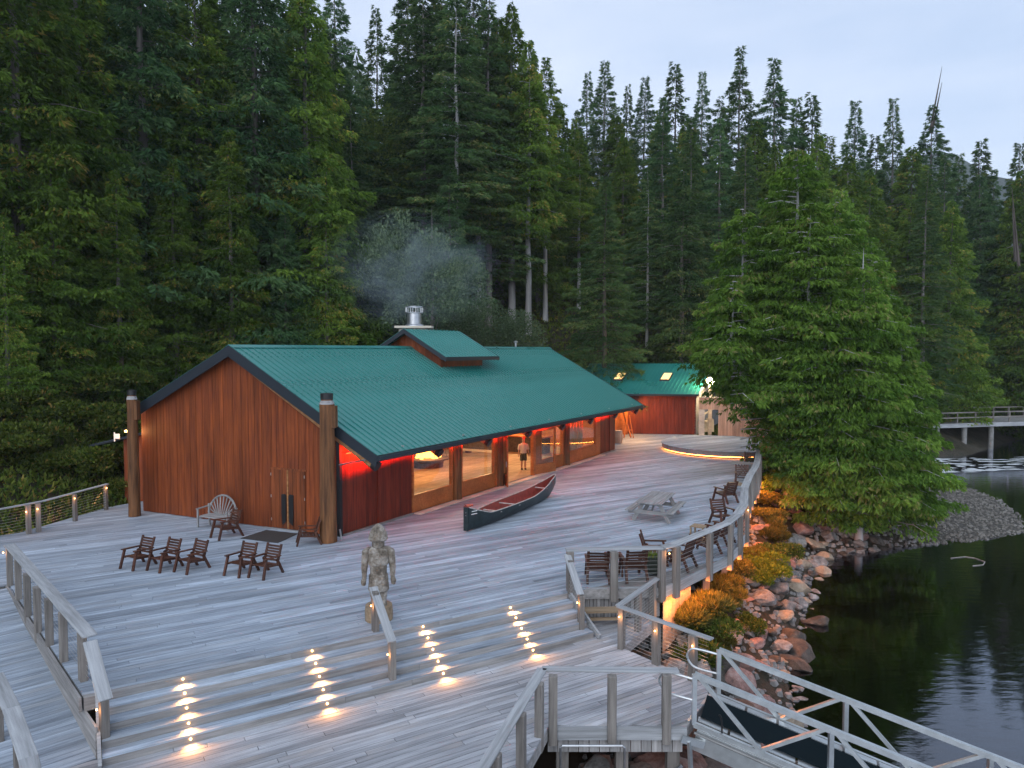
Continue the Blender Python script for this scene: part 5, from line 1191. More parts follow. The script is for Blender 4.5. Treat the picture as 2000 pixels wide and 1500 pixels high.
def crown_mesh(seed, H, Rr, z0, kind, nb, sp, ll, ww, fan=3):
    rng = np.random.default_rng(seed); PP, DD, LL, TT = [], [], [], []
    tips = []
    lobes = rng.uniform(0, 6.28, 4)
    for b_ in range(nb):
        h = ((b_+rng.random())/nb)**.92; z = z0+(H-z0)*h; az = b_*2.39996+rng.normal()*.35
        if kind == 'cedar': prof = (1-h)**.72*min(1, .62+h*2.4); droop, rise, hang = .34, .10, .62
        elif kind == 'fir': prof = (1-h)**.85*min(1, .8+h*2); droop, rise, hang = .16, .0, .25
        elif kind == 'tall': prof = min((1-h)**.86*1.12, (1-h)*2.1)*(.88+.12*math.sin(h*19+seed))*min(1, .6+h*2.5); droop, rise, hang = .34, .10, .42
        elif kind == 'hero': prof = (1-h)**.56*min(1, .60+h*2.2); droop, rise, hang = .42, .18, .72
        L_ = Rr*max(.05, prof)*rng.uniform(.55 if kind in ('hero', 'tall') else .62, 1.22)*(1+.16*math.sin(az*3+lobes[0])+.12*math.sin(az*5+z*.4+lobes[1]))
        if kind == 'hero' and rng.random() < .06: continue
        L_ = max(L_, .14 if kind == 'tall' else .3); n = int(L_*sp*rng.uniform(.6, 1.25))+4
        s_ = rng.uniform(.12, 1, n)**.62; wmax = .42*L_*np.sin(np.pi*np.clip(s_*.9+.08, 0, 1))*(.8 if kind == 'tall' else 1)+.05
        w_ = rng.uniform(-1, 1, n)*wmax
        ca, sa = math.cos(az), math.sin(az); o = np.array([ca, sa, 0]); sd = np.array([-sa, ca, 0])
        zc_ = z+L_*(rise*s_*2-droop*s_**1.7)+ (L_*.10*np.clip(s_-.75, 0, 1) if kind != 'fir' else 0)
        p = o[None]*(s_*L_)[:, None]+sd[None]*w_[:, None]; p[:, 2] = zc_-np.abs(w_)*(.35 if kind == 'cedar' else .12)+rng.normal(size=n)*.06
        p[:, 2] -= rng.random(n)**2*(.5 if kind == 'cedar' else .15)
        d = o[None]*(1-hang*.6)*np.ones((n, 1))+sd[None]*(np.sign(w_)*.55)[:, None]; d[:, 2] -= hang*1.15; d += rng.normal(size=(n, 3))*.24
        d /= np.linalg.norm(d, axis=1, keepdims=True)
        PP.append(p); DD.append(d); LL.append(rng.uniform(.45, 1.35, n)*ll); bt = rng.uniform(.05, .80); TT.append(bt+rng.uniform(-.28, .34, n))
        tips.append(((0, 0, z), tuple(o*(L_*.5)+np.array([0, 0, z+L_*(rise-droop*.31)])), tuple(o*(L_*.93)+np.array([0, 0, z+L_*(rise*1.86-droop*.89)]))))
    P_, D_, Lh, T = map(np.concatenate, (PP, DD, LL, TT))
    return sprays_to_mesh('crown', P_, D_, Lh, Lh*ww, T, rng, fan), tips
def multi_crown(seed, parts, kind, sp, ll, ww, fan=3, trim=None):
    PV, FV, TV, tips = [], [], [], []; off = 0
    for i, (dx, dy, H, Rr, z0, nb) in enumerate(parts):
        me, tp_ = crown_mesh(seed+i*7, H, Rr, z0, kind, nb, sp, ll, ww, fan)
        v = np.empty(len(me.vertices)*3, np.float32); me.vertices.foreach_get('co', v); v = v.reshape(-1, 4, 3)+np.array([dx, dy, 0], np.float32)
        t = np.empty(len(me.polygons), np.float32); me.attributes['tint'].data.foreach_get('value', t)
        if trim: k_ = trim(v[:, 0]); v = v[k_]; t = t[k_]; tp_ = [q for q in tp_ if trim(np.array([[q[2][0]+dx, q[2][1]+dy, q[2][2]]]))[0]]
        PV.append(v.reshape(-1, 3)); TV.append(t); bpy.data.meshes.remove(me)
        tips += [tuple((a+dx, b+dy, c) for a, b, c in q) for q in tp_]
    v = np.concatenate(PV); n = len(v)//4
    return mesh_np('crown', v, np.arange(n*4).reshape(-1, 4), np.concatenate(TV)), tips
def trunk_mesh(H, r, tips, seed, m, every=2, sub=4, rb=.03):
    mb = MB(); rr = random.Random(seed); pts = [(rr.uniform(-.02, .02)*H*.3*(i/8), rr.uniform(-.02, .02)*H*.3*(i/8), -1.5+(H+1.3)*i/8) for i in range(9)]
    mb.tube(pts, [r*(1.15-.2*min(i, 1))*(1-i/8.3) for i in range(9)], 9)
    for a, b, c in tips[::every]: mb.tube([a, b, c], [rb*1.4, rb, rb*.35], sub, caps=False)
    me = bpy.data.meshes.new('trunk'); me.from_pydata(mb.v, [], mb.f); me.polygons.foreach_set('use_smooth', [True]*len(me.polygons)); me.materials.append(m); return me
TK = {}
def kindmesh(key, seed, H, Rr, z0, kind, nb, sp, ll, ww, trunk_r, tm, fan=3, every=3, rb=.03):
    c, tips = crown_mesh(seed, H, Rr, z0, kind, nb, sp, ll, ww, fan); t = trunk_mesh(H, trunk_r, tips, seed, M[tm], every, 3, rb); TK[key] = (c, t, H, Rr)
kindmesh('cedarA', 1, 26, 5.2, 0.0, 'cedar', 230, 58, .36, .13, .42, 'trunk')
kindmesh('cedarB', 2, 24, 4.8, 1.0, 'cedar', 210, 58, .34, .13, .40, 'trunk')
kindmesh('cedarC', 3, 27, 4.2, 9.0, 'cedar', 150, 54, .36, .13, .36, 'paletrunk')
kindmesh('firA', 4, 20, 4.4, .3, 'fir', 260, 48, .30, .10, .30, 'darktrunk')
kindmesh('firB', 5, 30, 4.4, 4.0, 'fir', 240, 44, .36, .10, .36, 'trunk')
kindmesh('tallA', 6, 34, 6.2, 5.0, 'tall', 230, 40, .40, .11, .38, 'trunk')
kindmesh('tallB', 7, 34, 5.4, 12.0, 'tall', 170, 42, .40, .11, .34, 'paletrunk')
kindmesh('spire', 8, 26, 4.8, 2.0, 'tall', 200, 40, .36, .11, .28, 'darktrunk')
over_deck = lambda p: ~(((p[:, 0] < -1.7+.3*np.sin(p[:, 1]*3)) & (p[:, 2] < 7.0+.5*np.sin(p[:, 1]*2.2)+.5*np.sin(p[:, 0]*4))) | ((p[:, 0] < -3.7) & (p[:, 2] < 8.8+.6*np.sin(p[:, 0]*3)+.4*np.sin(p[:, 1]*4))))
def herokind(key, seed, parts, sp, ll, tr, trim=None, rb=.03):
    c, tips = multi_crown(seed, parts, 'hero', sp, ll, .14, 3, trim); H = parts[0][2]
    mb = MB(); rr = random.Random(seed)
    for k_, (dx, dy, h, R_, z0, nb) in enumerate(parts):
        b0 = 0 if k_ == 0 else min(h*.45, 6.0); kk = [min(1, max(0, (i/8*(h-b0))/4.0)) if k_ else 1 for i in range(9)]
        mb.tube([(dx*kk[i]+rr.uniform(-.07, .07), dy*kk[i]+rr.uniform(-.07, .07), (-1.2 if k_ == 0 else b0-1)+(h+(1.0 if k_ == 0 else 1-b0))*i/8) for i in range(9)], [tr*(1 if k_ == 0 else .5)*(1.1-.2*min(i, 1))*(1-i/8.3) for i in range(9)], 9)
    for a, b, c_ in tips[::2]: mb.tube([a, b, c_], [rb*1.4, rb, rb*.35], 3, caps=False)
    me = bpy.data.meshes.new('trunk'); me.from_pydata(mb.v, [], mb.f); me.polygons.foreach_set('use_smooth', [True]*len(me.polygons)); me.materials.append(M['paletrunk'])
    TK[key] = (c, me, H, 7)
herokind('hero1', 9, [(0, 0, 20.8, 4.8, 2.2, 230), (-2.6, .8, 17.8, 4.3, 4.0, 150), (2.4, .6, 18.2, 4.4, 2.0, 170), (4.4, .3, 14.8, 4.1, 2.0, 140), (1.0, -2.2, 13.2, 4.2, 2.4, 130), (-3.6, -.6, 13.6, 3.4, 6.0, 90), (5.2, -1.2, 10.4, 3.4, 1.9, 90), (.2, -1.2, 17.0, 3.6, 6, 90), (3.2, -1.8, 9.0, 3.6, 1.9, 90)], 60, .30, .46, over_deck)
herokind('hero3', 19, [(0, 0, 20, 5.2, 1.0, 220), (2.8, .8, 16.5, 4.6, 1.0, 140), (-3.2, -.5, 15.0, 4.4, 3.5, 140)], 44, .36, .5)
herokind('hero2', 10, [(0, 0, 13.5, 3.7, 1.4, 210), (1.4, -.8, 7.8, 3.0, 1.2, 80), (-1.6, -.6, 8.8, 2.9, 1.3, 90)], 80, .25, .24, None, .02)
def blob_mesh(seed, Rr, H, n, ll, ww, up=.4, fan=2, k=5):
    rng = np.random.default_rng(seed); d = rng.normal(size=(n, 3)); d /= np.linalg.norm(d, axis=1, keepdims=True); d[:, 2] = np.abs(d[:, 2])*.9
    f_ = .62 if k == 5 else .52; cen = rng.normal(size=(k, 3))*[Rr*(1.02-f_), Rr*(1.02-f_), H*(.2 if k == 5 else .22)]+[0, 0, H*.45]; ci = rng.integers(0, k, n)
    r_ = rng.uniform(.35, 1, n)**.5
    p = cen[ci]+d*np.array([Rr*f_, Rr*f_, H*(.55 if k == 5 else .36)])*r_[:, None]; dd = d*.7+rng.normal(size=(n, 3))*.4; dd[:, 2] += up; dd /= np.linalg.norm(dd, axis=1, keepdims=True)
    L_ = rng.uniform(.6, 1.3, n)*ll; return sprays_to_mesh('crown', p, dd, L_, L_*ww, rng.random(n), rng, fan)
TK['alder'] = (blob_mesh(37, 3.8, 11, 17000, .15, .3, .1, 2, 8), trunk_mesh(10.5, .16, [((0, 0, 2+i*.35), (math.cos(i*2.4)*1.2, math.sin(i*2.4)*1.2, 3.8+i*.35), (math.cos(i*2.4)*1.7, math.sin(i*2.4)*1.7, 4.2+i*.33)) for i in range(16)], 1, M['trunk'], 1, 3, .018), 11, 3.8)
TK['yellow'] = (blob_mesh(32, 3.5, 14, 14000, .18, .3, .1, 3), trunk_mesh(13, .2, [], 1, M['paletrunk']), 14, 3.5)
SH = {'bushA': blob_mesh(33, 1.0, 1.1, 3800, .12, .24, .4, 2, 7), 'bushB': blob_mesh(34, 1.1, .9, 3800, .10, .3, .4, 2, 7), 'grass': blob_mesh(35, .9, .6, 6500, .20, .07, .7, 3, 6), 'fern': blob_mesh(36, .9, .7, 900, .4, .12, .3, 3)}
cmats = {}
def crown_with(me, m):
    k = (me.name, m)
    if k not in cmats:
        c = me.copy(); c.materials.clear(); c.materials.append(M[m]); cmats[k] = c
    return cmats[k]
rt = random.Random(77)
def tree(key, x, y, h, m, label, group, wide=1.0, z=None, name='conifer_tree', lean=(0, 0), rz=None, cat='tree'):
    c, t, H, Rr = TK[key]; s_ = h/H; z = H1(x, y)-.2 if z is None else z
    o = thing(name, label, cat, (x, y, z), 0, group)
    rz = rt.uniform(0, 6.28) if rz is None else rz
    for nm, me in (('trunk', t), ('crown', crown_with(c, m))):
        p = bpy.data.objects.new(nm, me); C.objects.link(p); p.parent = o; p.scale = (s_*wide, s_*wide, s_) ; p.rotation_euler = (lean[0], lean[1], rz)
        if nm == 'trunk': p.scale = (s_*(1+wide)/2, s_*(1+wide)/2, s_)
    return o
def tree_px(key, u, vtop, Y, m, label, group, wide=1.0, **k):
    "tree standing on the terrain at depth Y, crown top where the photograph shows it"
    x = (u-1000)/FPX*Y; z = H1(x, Y)-.2; top = PY(u, vtop, Y).z
    return tree(key, x, Y, max(3, top-z), m, label, group, wide, z=z, **k)
# left wall of cedars
g1 = 'cedars massed behind the left side of the longhouse'
for i, (u, vt, Y, key, m, wd) in enumerate([(-110, -240, 34, 'cedarA', 'cedar', 1.0), (45, -330, 37, 'cedarB', 'cedar', 1.15), (165, -200, 41, 'cedarA', 'cedar', 1.05), (290, -260, 44, 'cedarB', 'cedarblue', 1.1), (395, -90, 46, 'cedarA', 'cedar', 1.1), (505, -160, 48, 'cedarB', 'cedarblue', 1.15), (605, -60, 50, 'cedarA', 'cedar', 1.05)]):
    tree_px(key, u, vt, Y, m, ['huge cedar cut by the left edge of the picture', 'first full cedar from the left edge behind the far left railing', 'cedar rising straight above the left log post lamp', 'blue green cedar left of the gable peak', 'broad cedar directly above the gable peak', 'blue green cedar right of the gable peak', 'tall cedar above the roof midway to the cupola'][i], g1, wd)
for i, (u, vt, Y, key, m) in enumerate([(110, 250, 36, 'cedarA', 'cedar'), (235, 330, 38, 'cedarB', 'cedar'), (345, 300, 41, 'cedarA', 'cedar'), (455, 250, 43, 'cedarB', 'cedar'), (560, 400, 46, 'cedarA', 'cedarblue'), (15, 420, 33, 'cedarB', 'cedar'), (640, 330, 47, 'cedarB', 'cedar')]):
    tree_px(key, u, vt, Y, m, ['lower bright cedar above the far left railing', 'lower cedar just left of the sloping gable roof', 'lower cedar behind the left roof slope', 'lower cedar behind the gable peak', 'lower blue green cedar behind the main ridge', 'lowest cedar at the left edge of the picture', 'lower cedar behind the ridge left of the cupola'][i], g1, 1.0)
g2 = 'back row of tall trees on the left hillside'
for i, (u, vt, Y) in enumerate([(0, -300, 55), (120, -350, 58), (230, -280, 60), (340, -250, 58), (440, -60, 62), (520, -90, 60), (590, -40, 64), (660, -50, 62)]):
    tree_px('tallA' if i % 2 else 'cedarA', u, vt, Y, 'cedarblue', f'{["first", "second", "third", "fourth", "fifth", "sixth", "seventh", "eighth"][i]} tree from the left in the back row above the left hillside', g2, 1.1)
g3 = 'tall trees on the slope behind the cupola'
for (key, u, vt, Y, m, wd, lab) in [
    ('spire', 740, 12, 78, 'fir', 1.0, 'slim dark conifer standing alone in the sky gap'), ('firB', 690, 190, 58, 'fir', 1.1, 'dark fir at the left of the sky gap'),
    ('firA', 700, 380, 52, 'fir', 1.2, 'shadowed blue fir left of the smoke'), ('tallA', 830, -90, 64, 'fir', 1.25, 'big dark spruce left of the pale bare trunk'),
    ('tallB', 893, -60, 62, 'fir', 1.25, 'tall spruce with long pale bare trunk above the chimney'), ('tallA', 955, -30, 66, 'fir', 1.15, 'dark spruce just right of the pale bare trunk'),
    ('cedarC', 935, 130, 66, 'cedar', 1.0, 'cedar with bare trunk above the right slope of the cupola'), ('cedarC', 1000, 5, 68, 'cedar', 1.05, 'tallest cedar at the right end of the big tree group'),
    ('cedarC', 1032, 75, 66, 'cedar', 1.0, 'cedar with pale straight trunk right of centre'), ('tallB', 1065, 110, 70, 'cedar', 1.2, 'cedar at the right shoulder of the big tree group'),
    ('cedarB', 1090, 200, 78, 'cedar', 1.1, 'cedar filling the slope right of the big tree group'), ('firA', 1180, 345, 60, 'fir', 1.05, 'dense dark pyramid fir above the far end of the main roof'),
    ('tallA', 780, 140, 72, 'fir', 1.2, 'dark spruce behind the yellow green tree'), ('firA', 640, 480, 52, 'fir', 1.2, 'low dark fir behind the ridge near the cupola'), ('firA', 770, 460, 55, 'fir', 1.1, 'low dark fir behind the chimney')]:
    tree_px(key, u, vt, Y, m, lab, g3, wd)
for (key, u, vt, Y, m, lab) in [('tallA', 802, -70, 70, 'fir', 'dark spruce at the left flank of the big central group'), ('tallA', 865, -90, 68, 'cedarblue', 'tall dark spruce directly behind the pale bare trunk'), ('tallA', 925, -60, 70, 'fir', 'dense spruce between the two bare trunks'), ('cedarB', 975, 30, 72, 'cedar', 'green cedar inside the big central group'), ('firB', 655, 60, 60, 'fir', 'dark fir hiding the sky left of the gap'), ('cedarB', 800, 230, 66, 'cedarblue', 'low blue green cedar in the dusk behind the smoke'), ('cedarA', 880, 300, 60, 'cedarblue', 'low shadowed cedar behind the pale trunk'), ('firB', 1120, 230, 84, 'cedar', 'green fir where the skyline dips'), ('cedarA', 1050, 260, 74, 'cedar', 'cedar filling the slope below the right shoulder')]:
    tree_px(key, u, vt, Y, m, lab, g3, 1.15)
tree_px('alder', 845, 375, 50, 'alder', 'pale grey green alder in the smoke behind the chimney', None, .78, name='alder_tree')
tree_px('alder', 930, 560, 53, 'alder', 'smaller dull alder right of the smoke behind the ridge', None, 1.2, name='alder_tree')
tree_px('yellow', 735, 195, 66, 'yellowtree', 'yellow green broadleaf tree below the sky gap', None, 1.3, name='broadleaf_tree')
g4 = 'skyline conifers right of centre'
sk = [('spire', 1145, 140, 95), ('firB', 1178, 118, 92), ('spire', 1222, 165, 98), ('firB', 1255, 150, 104), ('tallA', 1125, 215, 88), ('spire', 1312, 122, 90), ('firB', 1365, 138, 96), ('spire', 1398, 190, 95), ('tallA', 1437, 90, 86), ('tallA', 1503, 112, 84), ('spire', 1548, 190, 88), ('spire', 1575, 182, 86),
      ('firB', 1660, 195, 88), ('spire', 1700, 262, 96), ('firB', 1733, 190, 90), ('tallA', 1808, 205, 88), ('spire', 1862, 300, 96), ('spire', 1903, 272, 96), ('firB', 1930, 330, 96), ('firB', 1978, 278, 90), ('tallA', 2035, 250, 84)]
names = ['slim', 'broad', 'short', 'slender', 'ragged', 'pointed', 'full', 'thin', 'tallest drooping', 'big ragged', 'narrow', 'small', 'dense', 'small spiky', 'twin tipped', 'dark wide', 'little', 'spindly', 'bushy', 'wide', 'edge']
for i, (key, u, vt, Y) in enumerate(sk):
    tree_px(key, u, vt, Y, 'fir' if i % 3 else 'cedarblue', f'{names[i]} skyline conifer, number {i+1} going right from the centre gap', g4, [1.05, 1.3, .9, 1.2][i % 4])
for i, (key, u, vt, Y) in enumerate([('cedarB', 1200, 222, 90), ('firB', 1285, 215, 88), ('cedarB', 1335, 240, 86), ('cedarA', 1470, 235, 82), ('firB', 1610, 265, 86), ('cedarB', 1770, 285, 86)]):
    tree_px(key, u, vt, Y, 'cedar', ['rounded green tree filling the skyline above the annex', 'soft tree between two skyline spires above the skylights', 'leafy green tree under the skyline right of the skylights', 'mid green tree below the tallest drooping spire', 'mid green tree in the skyline notch over the shore cedar', 'green tree in the notch left of the leaning spars'][i], g4, 1.3)
g5 = 'mid slope trees behind the annex'
for i, (key, u, vt, Y, m) in enumerate([('cedarC', 1130, 260, 76, 'cedar'), ('cedarB', 1215, 265, 80, 'cedar'), ('tallA', 1290, 190, 74, 'cedarblue'), ('firB', 1345, 230, 70, 'fir'), ('tallB', 1262, 330, 66, 'fir'), ('cedarB', 1330, 330, 64, 'fir'), ('tallA', 1400, 230, 72, 'cedarblue'), ('firB', 1450, 260, 70, 'fir'), ('cedarA', 1510, 280, 72, 'cedar'), ('cedarA', 1590, 260, 74, 'cedar'), ('cedarB', 1690, 330, 72, 'cedar'), ('cedarA', 1650, 300, 68, 'cedar'),
                                        ('firB', 1800, 330, 70, 'fir'), ('cedarA', 1770, 380, 72, 'cedar'), ('cedarB', 1850, 390, 74, 'cedar'), ('cedarA', 1905, 340, 86, 'cedarblue'), ('cedarA', 1940, 470, 90, 'cedar'), ('cedarB', 1985, 330, 82, 'cedar'), ('firA', 1880, 560, 84, 'cedar'), ('cedarB', 2040, 420, 80, 'cedar'), ('firB', 1835, 300, 80, 'fir')]):
    tree_px(key, u, vt, Y, m, f'{["light green", "soft green", "grey green", "dark", "bare stemmed dark", "dusky", "grey drooping", "dark narrow", "fresh green", "broad green", "pale green", "full green", "very dark", "mossy", "olive", "bluish", "low bright", "tall right hand", "low bushy", "outer right", "slim dark"][i]} tree on the lower slope, behind the {"roofs" if u < 1420 else "big shore cedar" if u < 1760 else "trestle walkway"}', g5, 1.05)
tree('hero1', 14.75, 37.4, 19.9, 'hero', 'huge spreading cedar on the shore right of the stage', None, 1.0, z=-3.0, name='shore_cedar', rz=0)
tree('hero3', 22.5, 49.5, 19.5, 'hero', 'second big cedar just behind the huge shore cedar', None, .9, z=-2.0, name='shore_cedar', rz=0)
tree('hero2', 17.6, 35.9, 14.2, 'hero', 'smaller bright cedar with bare grey top leaning over the water', None, 1.0, z=-3.5, name='shore_cedar', rz=0)
def snag(u, vt, Y, vb, label, lean=0, k=1.0):
    a_ = PY(u, vb, Y); b_ = PY(u+lean, vt, Y); mb = MB(); mb.tube([a_, a_.lerp(b_, .5), b_], [.16*k, .10*k, .02*k], 6)
    o = mb.build('dead_snag', M['paletrunk'] if lean < 15 and lean >= 0 else M['darktrunk'], smooth=True); props(o, label, 'dead tree')
snag(1990, 365, 78, 520, 'taller of two bleached snags at the right edge', -14); snag(1983, 400, 78, 510, 'shorter bleached snag at the right edge', -6)
snag(1816, 130, 88, 260, 'dark leaning dead spar above the right skyline', 24); snag(1820, 160, 88, 260, 'shorter leaning dead spar beside the taller one', 20)
snag(1684, 484, 35.9, 570, 'bare grey tip of the smaller shore cedar', 3, .35)
# bushes
BG = 'undergrowth bushes'
def bush(key, x, y, s_, m, label, group, z=None, sz=1.0, name='shrub'):
    me = crown_with(SH[key], m); o = bpy.data.objects.new(name, me); C.objects.link(o); o.location = (x, y, H1(x, y)-.05 if z is None else z); o.scale = (s_, s_, s_*sz); o.rotation_euler = (0, 0, rt.uniform(0, 6.28)); props(o, label, 'shrub', group); return o
i = 0
for (u, v, z, s_) in [(20, 985, .2, 1.5), (60, 960, .4, 1.6), (110, 975, .2, 1.3), (160, 955, .3, 1.4), (215, 930, .4, 1.3), (40, 900, 1.2, 1.8), (130, 890, 1.3, 1.8), (210, 870, 1.4, 1.5), (20, 820, 2.4, 2), (100, 800, 2.6, 2), (190, 790, 2.8, 1.8), (235, 960, .2, .9)]:
    Y = 30+max(0, (985-v))*.035; x = (u-1000)/FPX*Y
    bush('bushA' if i % 2 else 'bushB', x, Y, s_, 'bush', f'{["rounded", "ragged", "low", "olive", "dark", "tall", "wide", "thin", "upper", "high", "top", "small"][i]} bush on the slope left of the gable, {["beside the left picture edge", "above the cable railing", "behind the railing light", "below the lean-to"][i % 4]}', 'bushes on the left slope'); i += 1
for j, (u, Y, s_, m) in enumerate([(905, 50, 1.6, 'bush'), (960, 52, 2.0, 'bush'), (1010, 54, 1.8, 'bush'), (1060, 56, 2, 'bush'), (1150, 60, 1.9, 'bush'), (1200, 64, 2.2, 'bush'), (1240, 66, 1.8, 'yellowtree'), (1290, 66, 2, 'yellowtree'), (1330, 66, 1.8, 'bush'), (720, 48, 1.8, 'bush'), (620, 46, 1.8, 'bush'), (1110, 56, 1.4, 'bush')]):
    x = (u-1000)/FPX*Y; bush('bushA' if j % 2 else 'bushB', x, Y, s_, m, f'{["dull", "large", "olive", "leafy", "dark", "big", "yellowish", "pale", "plain", "dim", "shady", "small"][j]} shrub showing above the roofs, {["right of the cupola", "near the vent pipe", "above the far ridge end", "above the annex roof"][min(3, int(max(0, u-900)/110))] if u > 900 else "left of the cupola"}', 'shrubs behind the roofs')
rk = P(1120, 690, 5.4)
for (u, v, Y, s_) in [(1122, 692, 60, 1.25), (1104, 700, 59, .8), (1143, 704, 60, .9)]:
    p = PY(u, v, Y); rock('grey' if s_ != .8 else 'pink', p.x, p.y, p.z-.4, s_, {1.25: 'big pale rock outcrop on the slope between the two roofs', 0.8: 'small reddish rock left of the pale outcrop', 0.9: 'grey rock right of the pale outcrop'}[s_], None, rt)
lg = 'shrubs and grass on the rocky bank'
for j, (u, v, s_, key, m, lab) in enumerate([(1345, 1215, 1.25, 'grass', 'grass', 'big tawny grass mound lit orange at the deck corner'), (1385, 1235, .9, 'bushB', 'bush', 'green lower half of the mound beside the boulders'), (1405, 1155, 1.0, 'grass', 'grass', 'orange lit grass tuft below the second railing post'),
                                              (1440, 1125, .9, 'bushA', 'grass', 'rusty dry shrub in the middle of the bank'), (1490, 1125, 1.05, 'bushB', 'lime', 'bright green shrub above the waterline'), (1470, 1090, .8, 'grass', 'grass', 'glowing grass under the railing bend'), (1505, 1015, 1.0, 'grass', 'grass', 'orange tuft at the foot of the cedar'), (1500, 985, .9, 'bushA', 'grass', 'upper orange shrub beside the railing posts'), (1320, 1180, .7, 'grass', 'grass', 'small tuft beside the glowing slat skirt'), (1370, 1290, .6, 'fern', 'bush', 'dark fern by the last cable railing post'), (1240, 1330, .6, 'fern', 'bush', 'low fern under the cable railing')]):
    z = -1.3
    for _ in range(14): p = P(u, v, z); z = z*.5+.5*(H1(p.x, p.y)+.25*s_)
    bush(key, p.x, p.y, s_, m, lab, lg, z=z-.2*s_)
for j, (x_, y_, s_, m, w_) in enumerate([(6.0, 20.6, .7, 'grass', 'just under the third rail post'), (7.9, 23.0, .6, 'bush', 'at the railing bend'), (10.2, 28.3, .9, 'grass', 'beside the single clear armchair'), (11.4, 30.6, .9, 'bush', 'beside the slatted table'), (12.4, 33.2, 1.0, 'grass', 'under the cedar near the folding table'), (9.6, 27.2, .7, 'lime', 'between boulders under the railing')]):
    bush('bushA' if j % 2 else 'grass', x_, y_, s_, m, f'{["tawny", "rusty", "olive", "dry", "golden", "leafy", "amber", "bright"][j]} clump {w_} at the deck edge', lg)
# ground cover over the hillside
rng = np.random.default_rng(3); n = 90000
gx = np.concatenate([rng.uniform(-32, -15.5, n//2), rng.uniform(-20, 24, n//2)]); gy = np.concatenate([rng.uniform(19, 50, n//2), rng.uniform(42, 80, n//2)])
okm = ~inside(gx, gy, np.array([p[0] for p in mpoly]), np.array([p[1] for p in mpoly])) & (sdist(gx, gy) > .5)
rmask = ~((gx > -17) & (gy < 33) & (gx > -16)); okm &= rmask; gx, gy = gx[okm], gy[okm]
gp = np.stack([gx, gy, hgt(gx, gy)+.05], -1); gd = rng.normal(size=gp.shape)*.5; gd[:, 2] = np.abs(gd[:, 2])+.5; gd /= np.linalg.norm(gd, axis=1, keepdims=True)
gl = rng.uniform(.10, .38, len(gx)); gm = sprays_to_mesh('undergrowth', gp, gd, gl, gl*.16, rng.random(len(gx)), rng, 3, .9); gm.materials.append(M['bush'])
props(link('undergrowth', gm, None), kind='stuff')
# deep forest behind, one mass
def simple_forest():
    rng = np.random.default_rng(12); PP, DD, LL, TT = [], [], [], []
    for i in range(150):
        Y = rng.uniform(88, 150); x = rng.uniform(-70, 88)*Y/100; h = rng.uniform(17, 26); z = H1(x, Y); n = 420
        top = PY(1000, 330+90*abs(x)/60, Y).z+rng.uniform(-6, 2)
        if -20 < x/Y*100 < -14: continue
        h = max(8, min(h, top-z)) if x > 5 else h
        hh = rng.random(n)**1.3; r_ = 3.6*(1-hh)**.8*rng.uniform(.5, 1.1, n)+.1; a = rng.uniform(0, 6.28, n)
        p = np.stack([x+r_*np.cos(a), Y+r_*np.sin(a), z+h*(.1+.9*hh)], -1); d = np.stack([np.cos(a), np.sin(a), -.7*np.ones(n)], -1)+rng.normal(size=(n, 3))*.3; d /= np.linalg.norm(d, axis=1, keepdims=True)
        PP.append(p); DD.append(d); LL.append(rng.uniform(.8, 1.7, n)); TT.append(rng.uniform(0, 1, n)*.5+rng.random()*.5)
    P_, D_, Lh, T = map(np.concatenate, (PP, DD, LL, TT)); me = sprays_to_mesh('forest', P_, D_, Lh, Lh*.16, T, rng, 2); me.materials.append(M['far']); props(link('forest', me, None), kind='stuff')
simple_forest()
# distant hills
hx_ = []; n = 60
mb = MB(); rr3 = random.Random(2); vv = []
for j, (Y, hb_) in enumerate(((520, 0), (640, 150), (760, 222), (900, 150))):
    for i in range(n+1):
        x = -500+i*26; k_ = hb_*(.82+.12*math.sin(i*.35+j)+.06*math.sin(i*1.3+j*2)) if hb_ else -5
        k_ *= .45+.55*float(sm(150, 380, x))
        vv.append((x, Y, k_))
mb.add(vv, [(j*(n+1)+i, j*(n+1)+i+1, (j+1)*(n+1)+i+1, (j+1)*(n+1)+i) for j in range(3) for i in range(n)])
hl = mb.build('hills', plain('forested far hill', (.03, .05, .04), .95, nscale=.03, namt=.4)); props(hl, kind='structure')

# ------------------------------------------------------------------ trestle walkway and cabin on the right
tw = thing('trestle_walkway', 'grey timber trestle walkway on round piles beyond the river', 'walkway', (45, 74, -.8))
path = [(27, 72), (36, 71), (42, 72.5), (48.5, 74.2), (62, 77), (75, 79)]
for p, q in zip(path, path[1:]):
    board('deck_section', (*p, -.9), (*q, -.9), 5.0, .2, M['grey'], tw); board('edge_beam', (p[0]+.2, p[1]-2.56, -.95), (q[0]+.2, q[1]-2.56, -.95), .12, .4, M['rail'], tw)
    for off in (-2.45, 2.45):
        for zz in (.30, -.2): board('rail', (p[0], p[1]+off, zz), (q[0], q[1]+off, zz), .08, .12, M['postw'], tw)
for p in lerp_path([(x, y, 0) for x, y in path], 2.1):
    for off in (-2.45, 2.45): board('rail_post', (p.x, p.y+off, -.8), (p.x, p.y+off, .34), .12, .12, M['postw'], tw, up=(1, 0, 0))
for p in lerp_path([(x, y, 0) for x, y in path], 4.2):
    MB().tube([(p.x, p.y-2.2, -5), (p.x, p.y-2.2, -1)], .24, 12).build('pile', M['grey'], tw, world=True, smooth=True)
cb = thing('cabin', 'distant cabin with green roof half hidden at the right edge', 'building', (58, 86, -1))
MB().box((-4, 0, 0), (6, 6, 3.4)).build('wall', M['red'], cb)
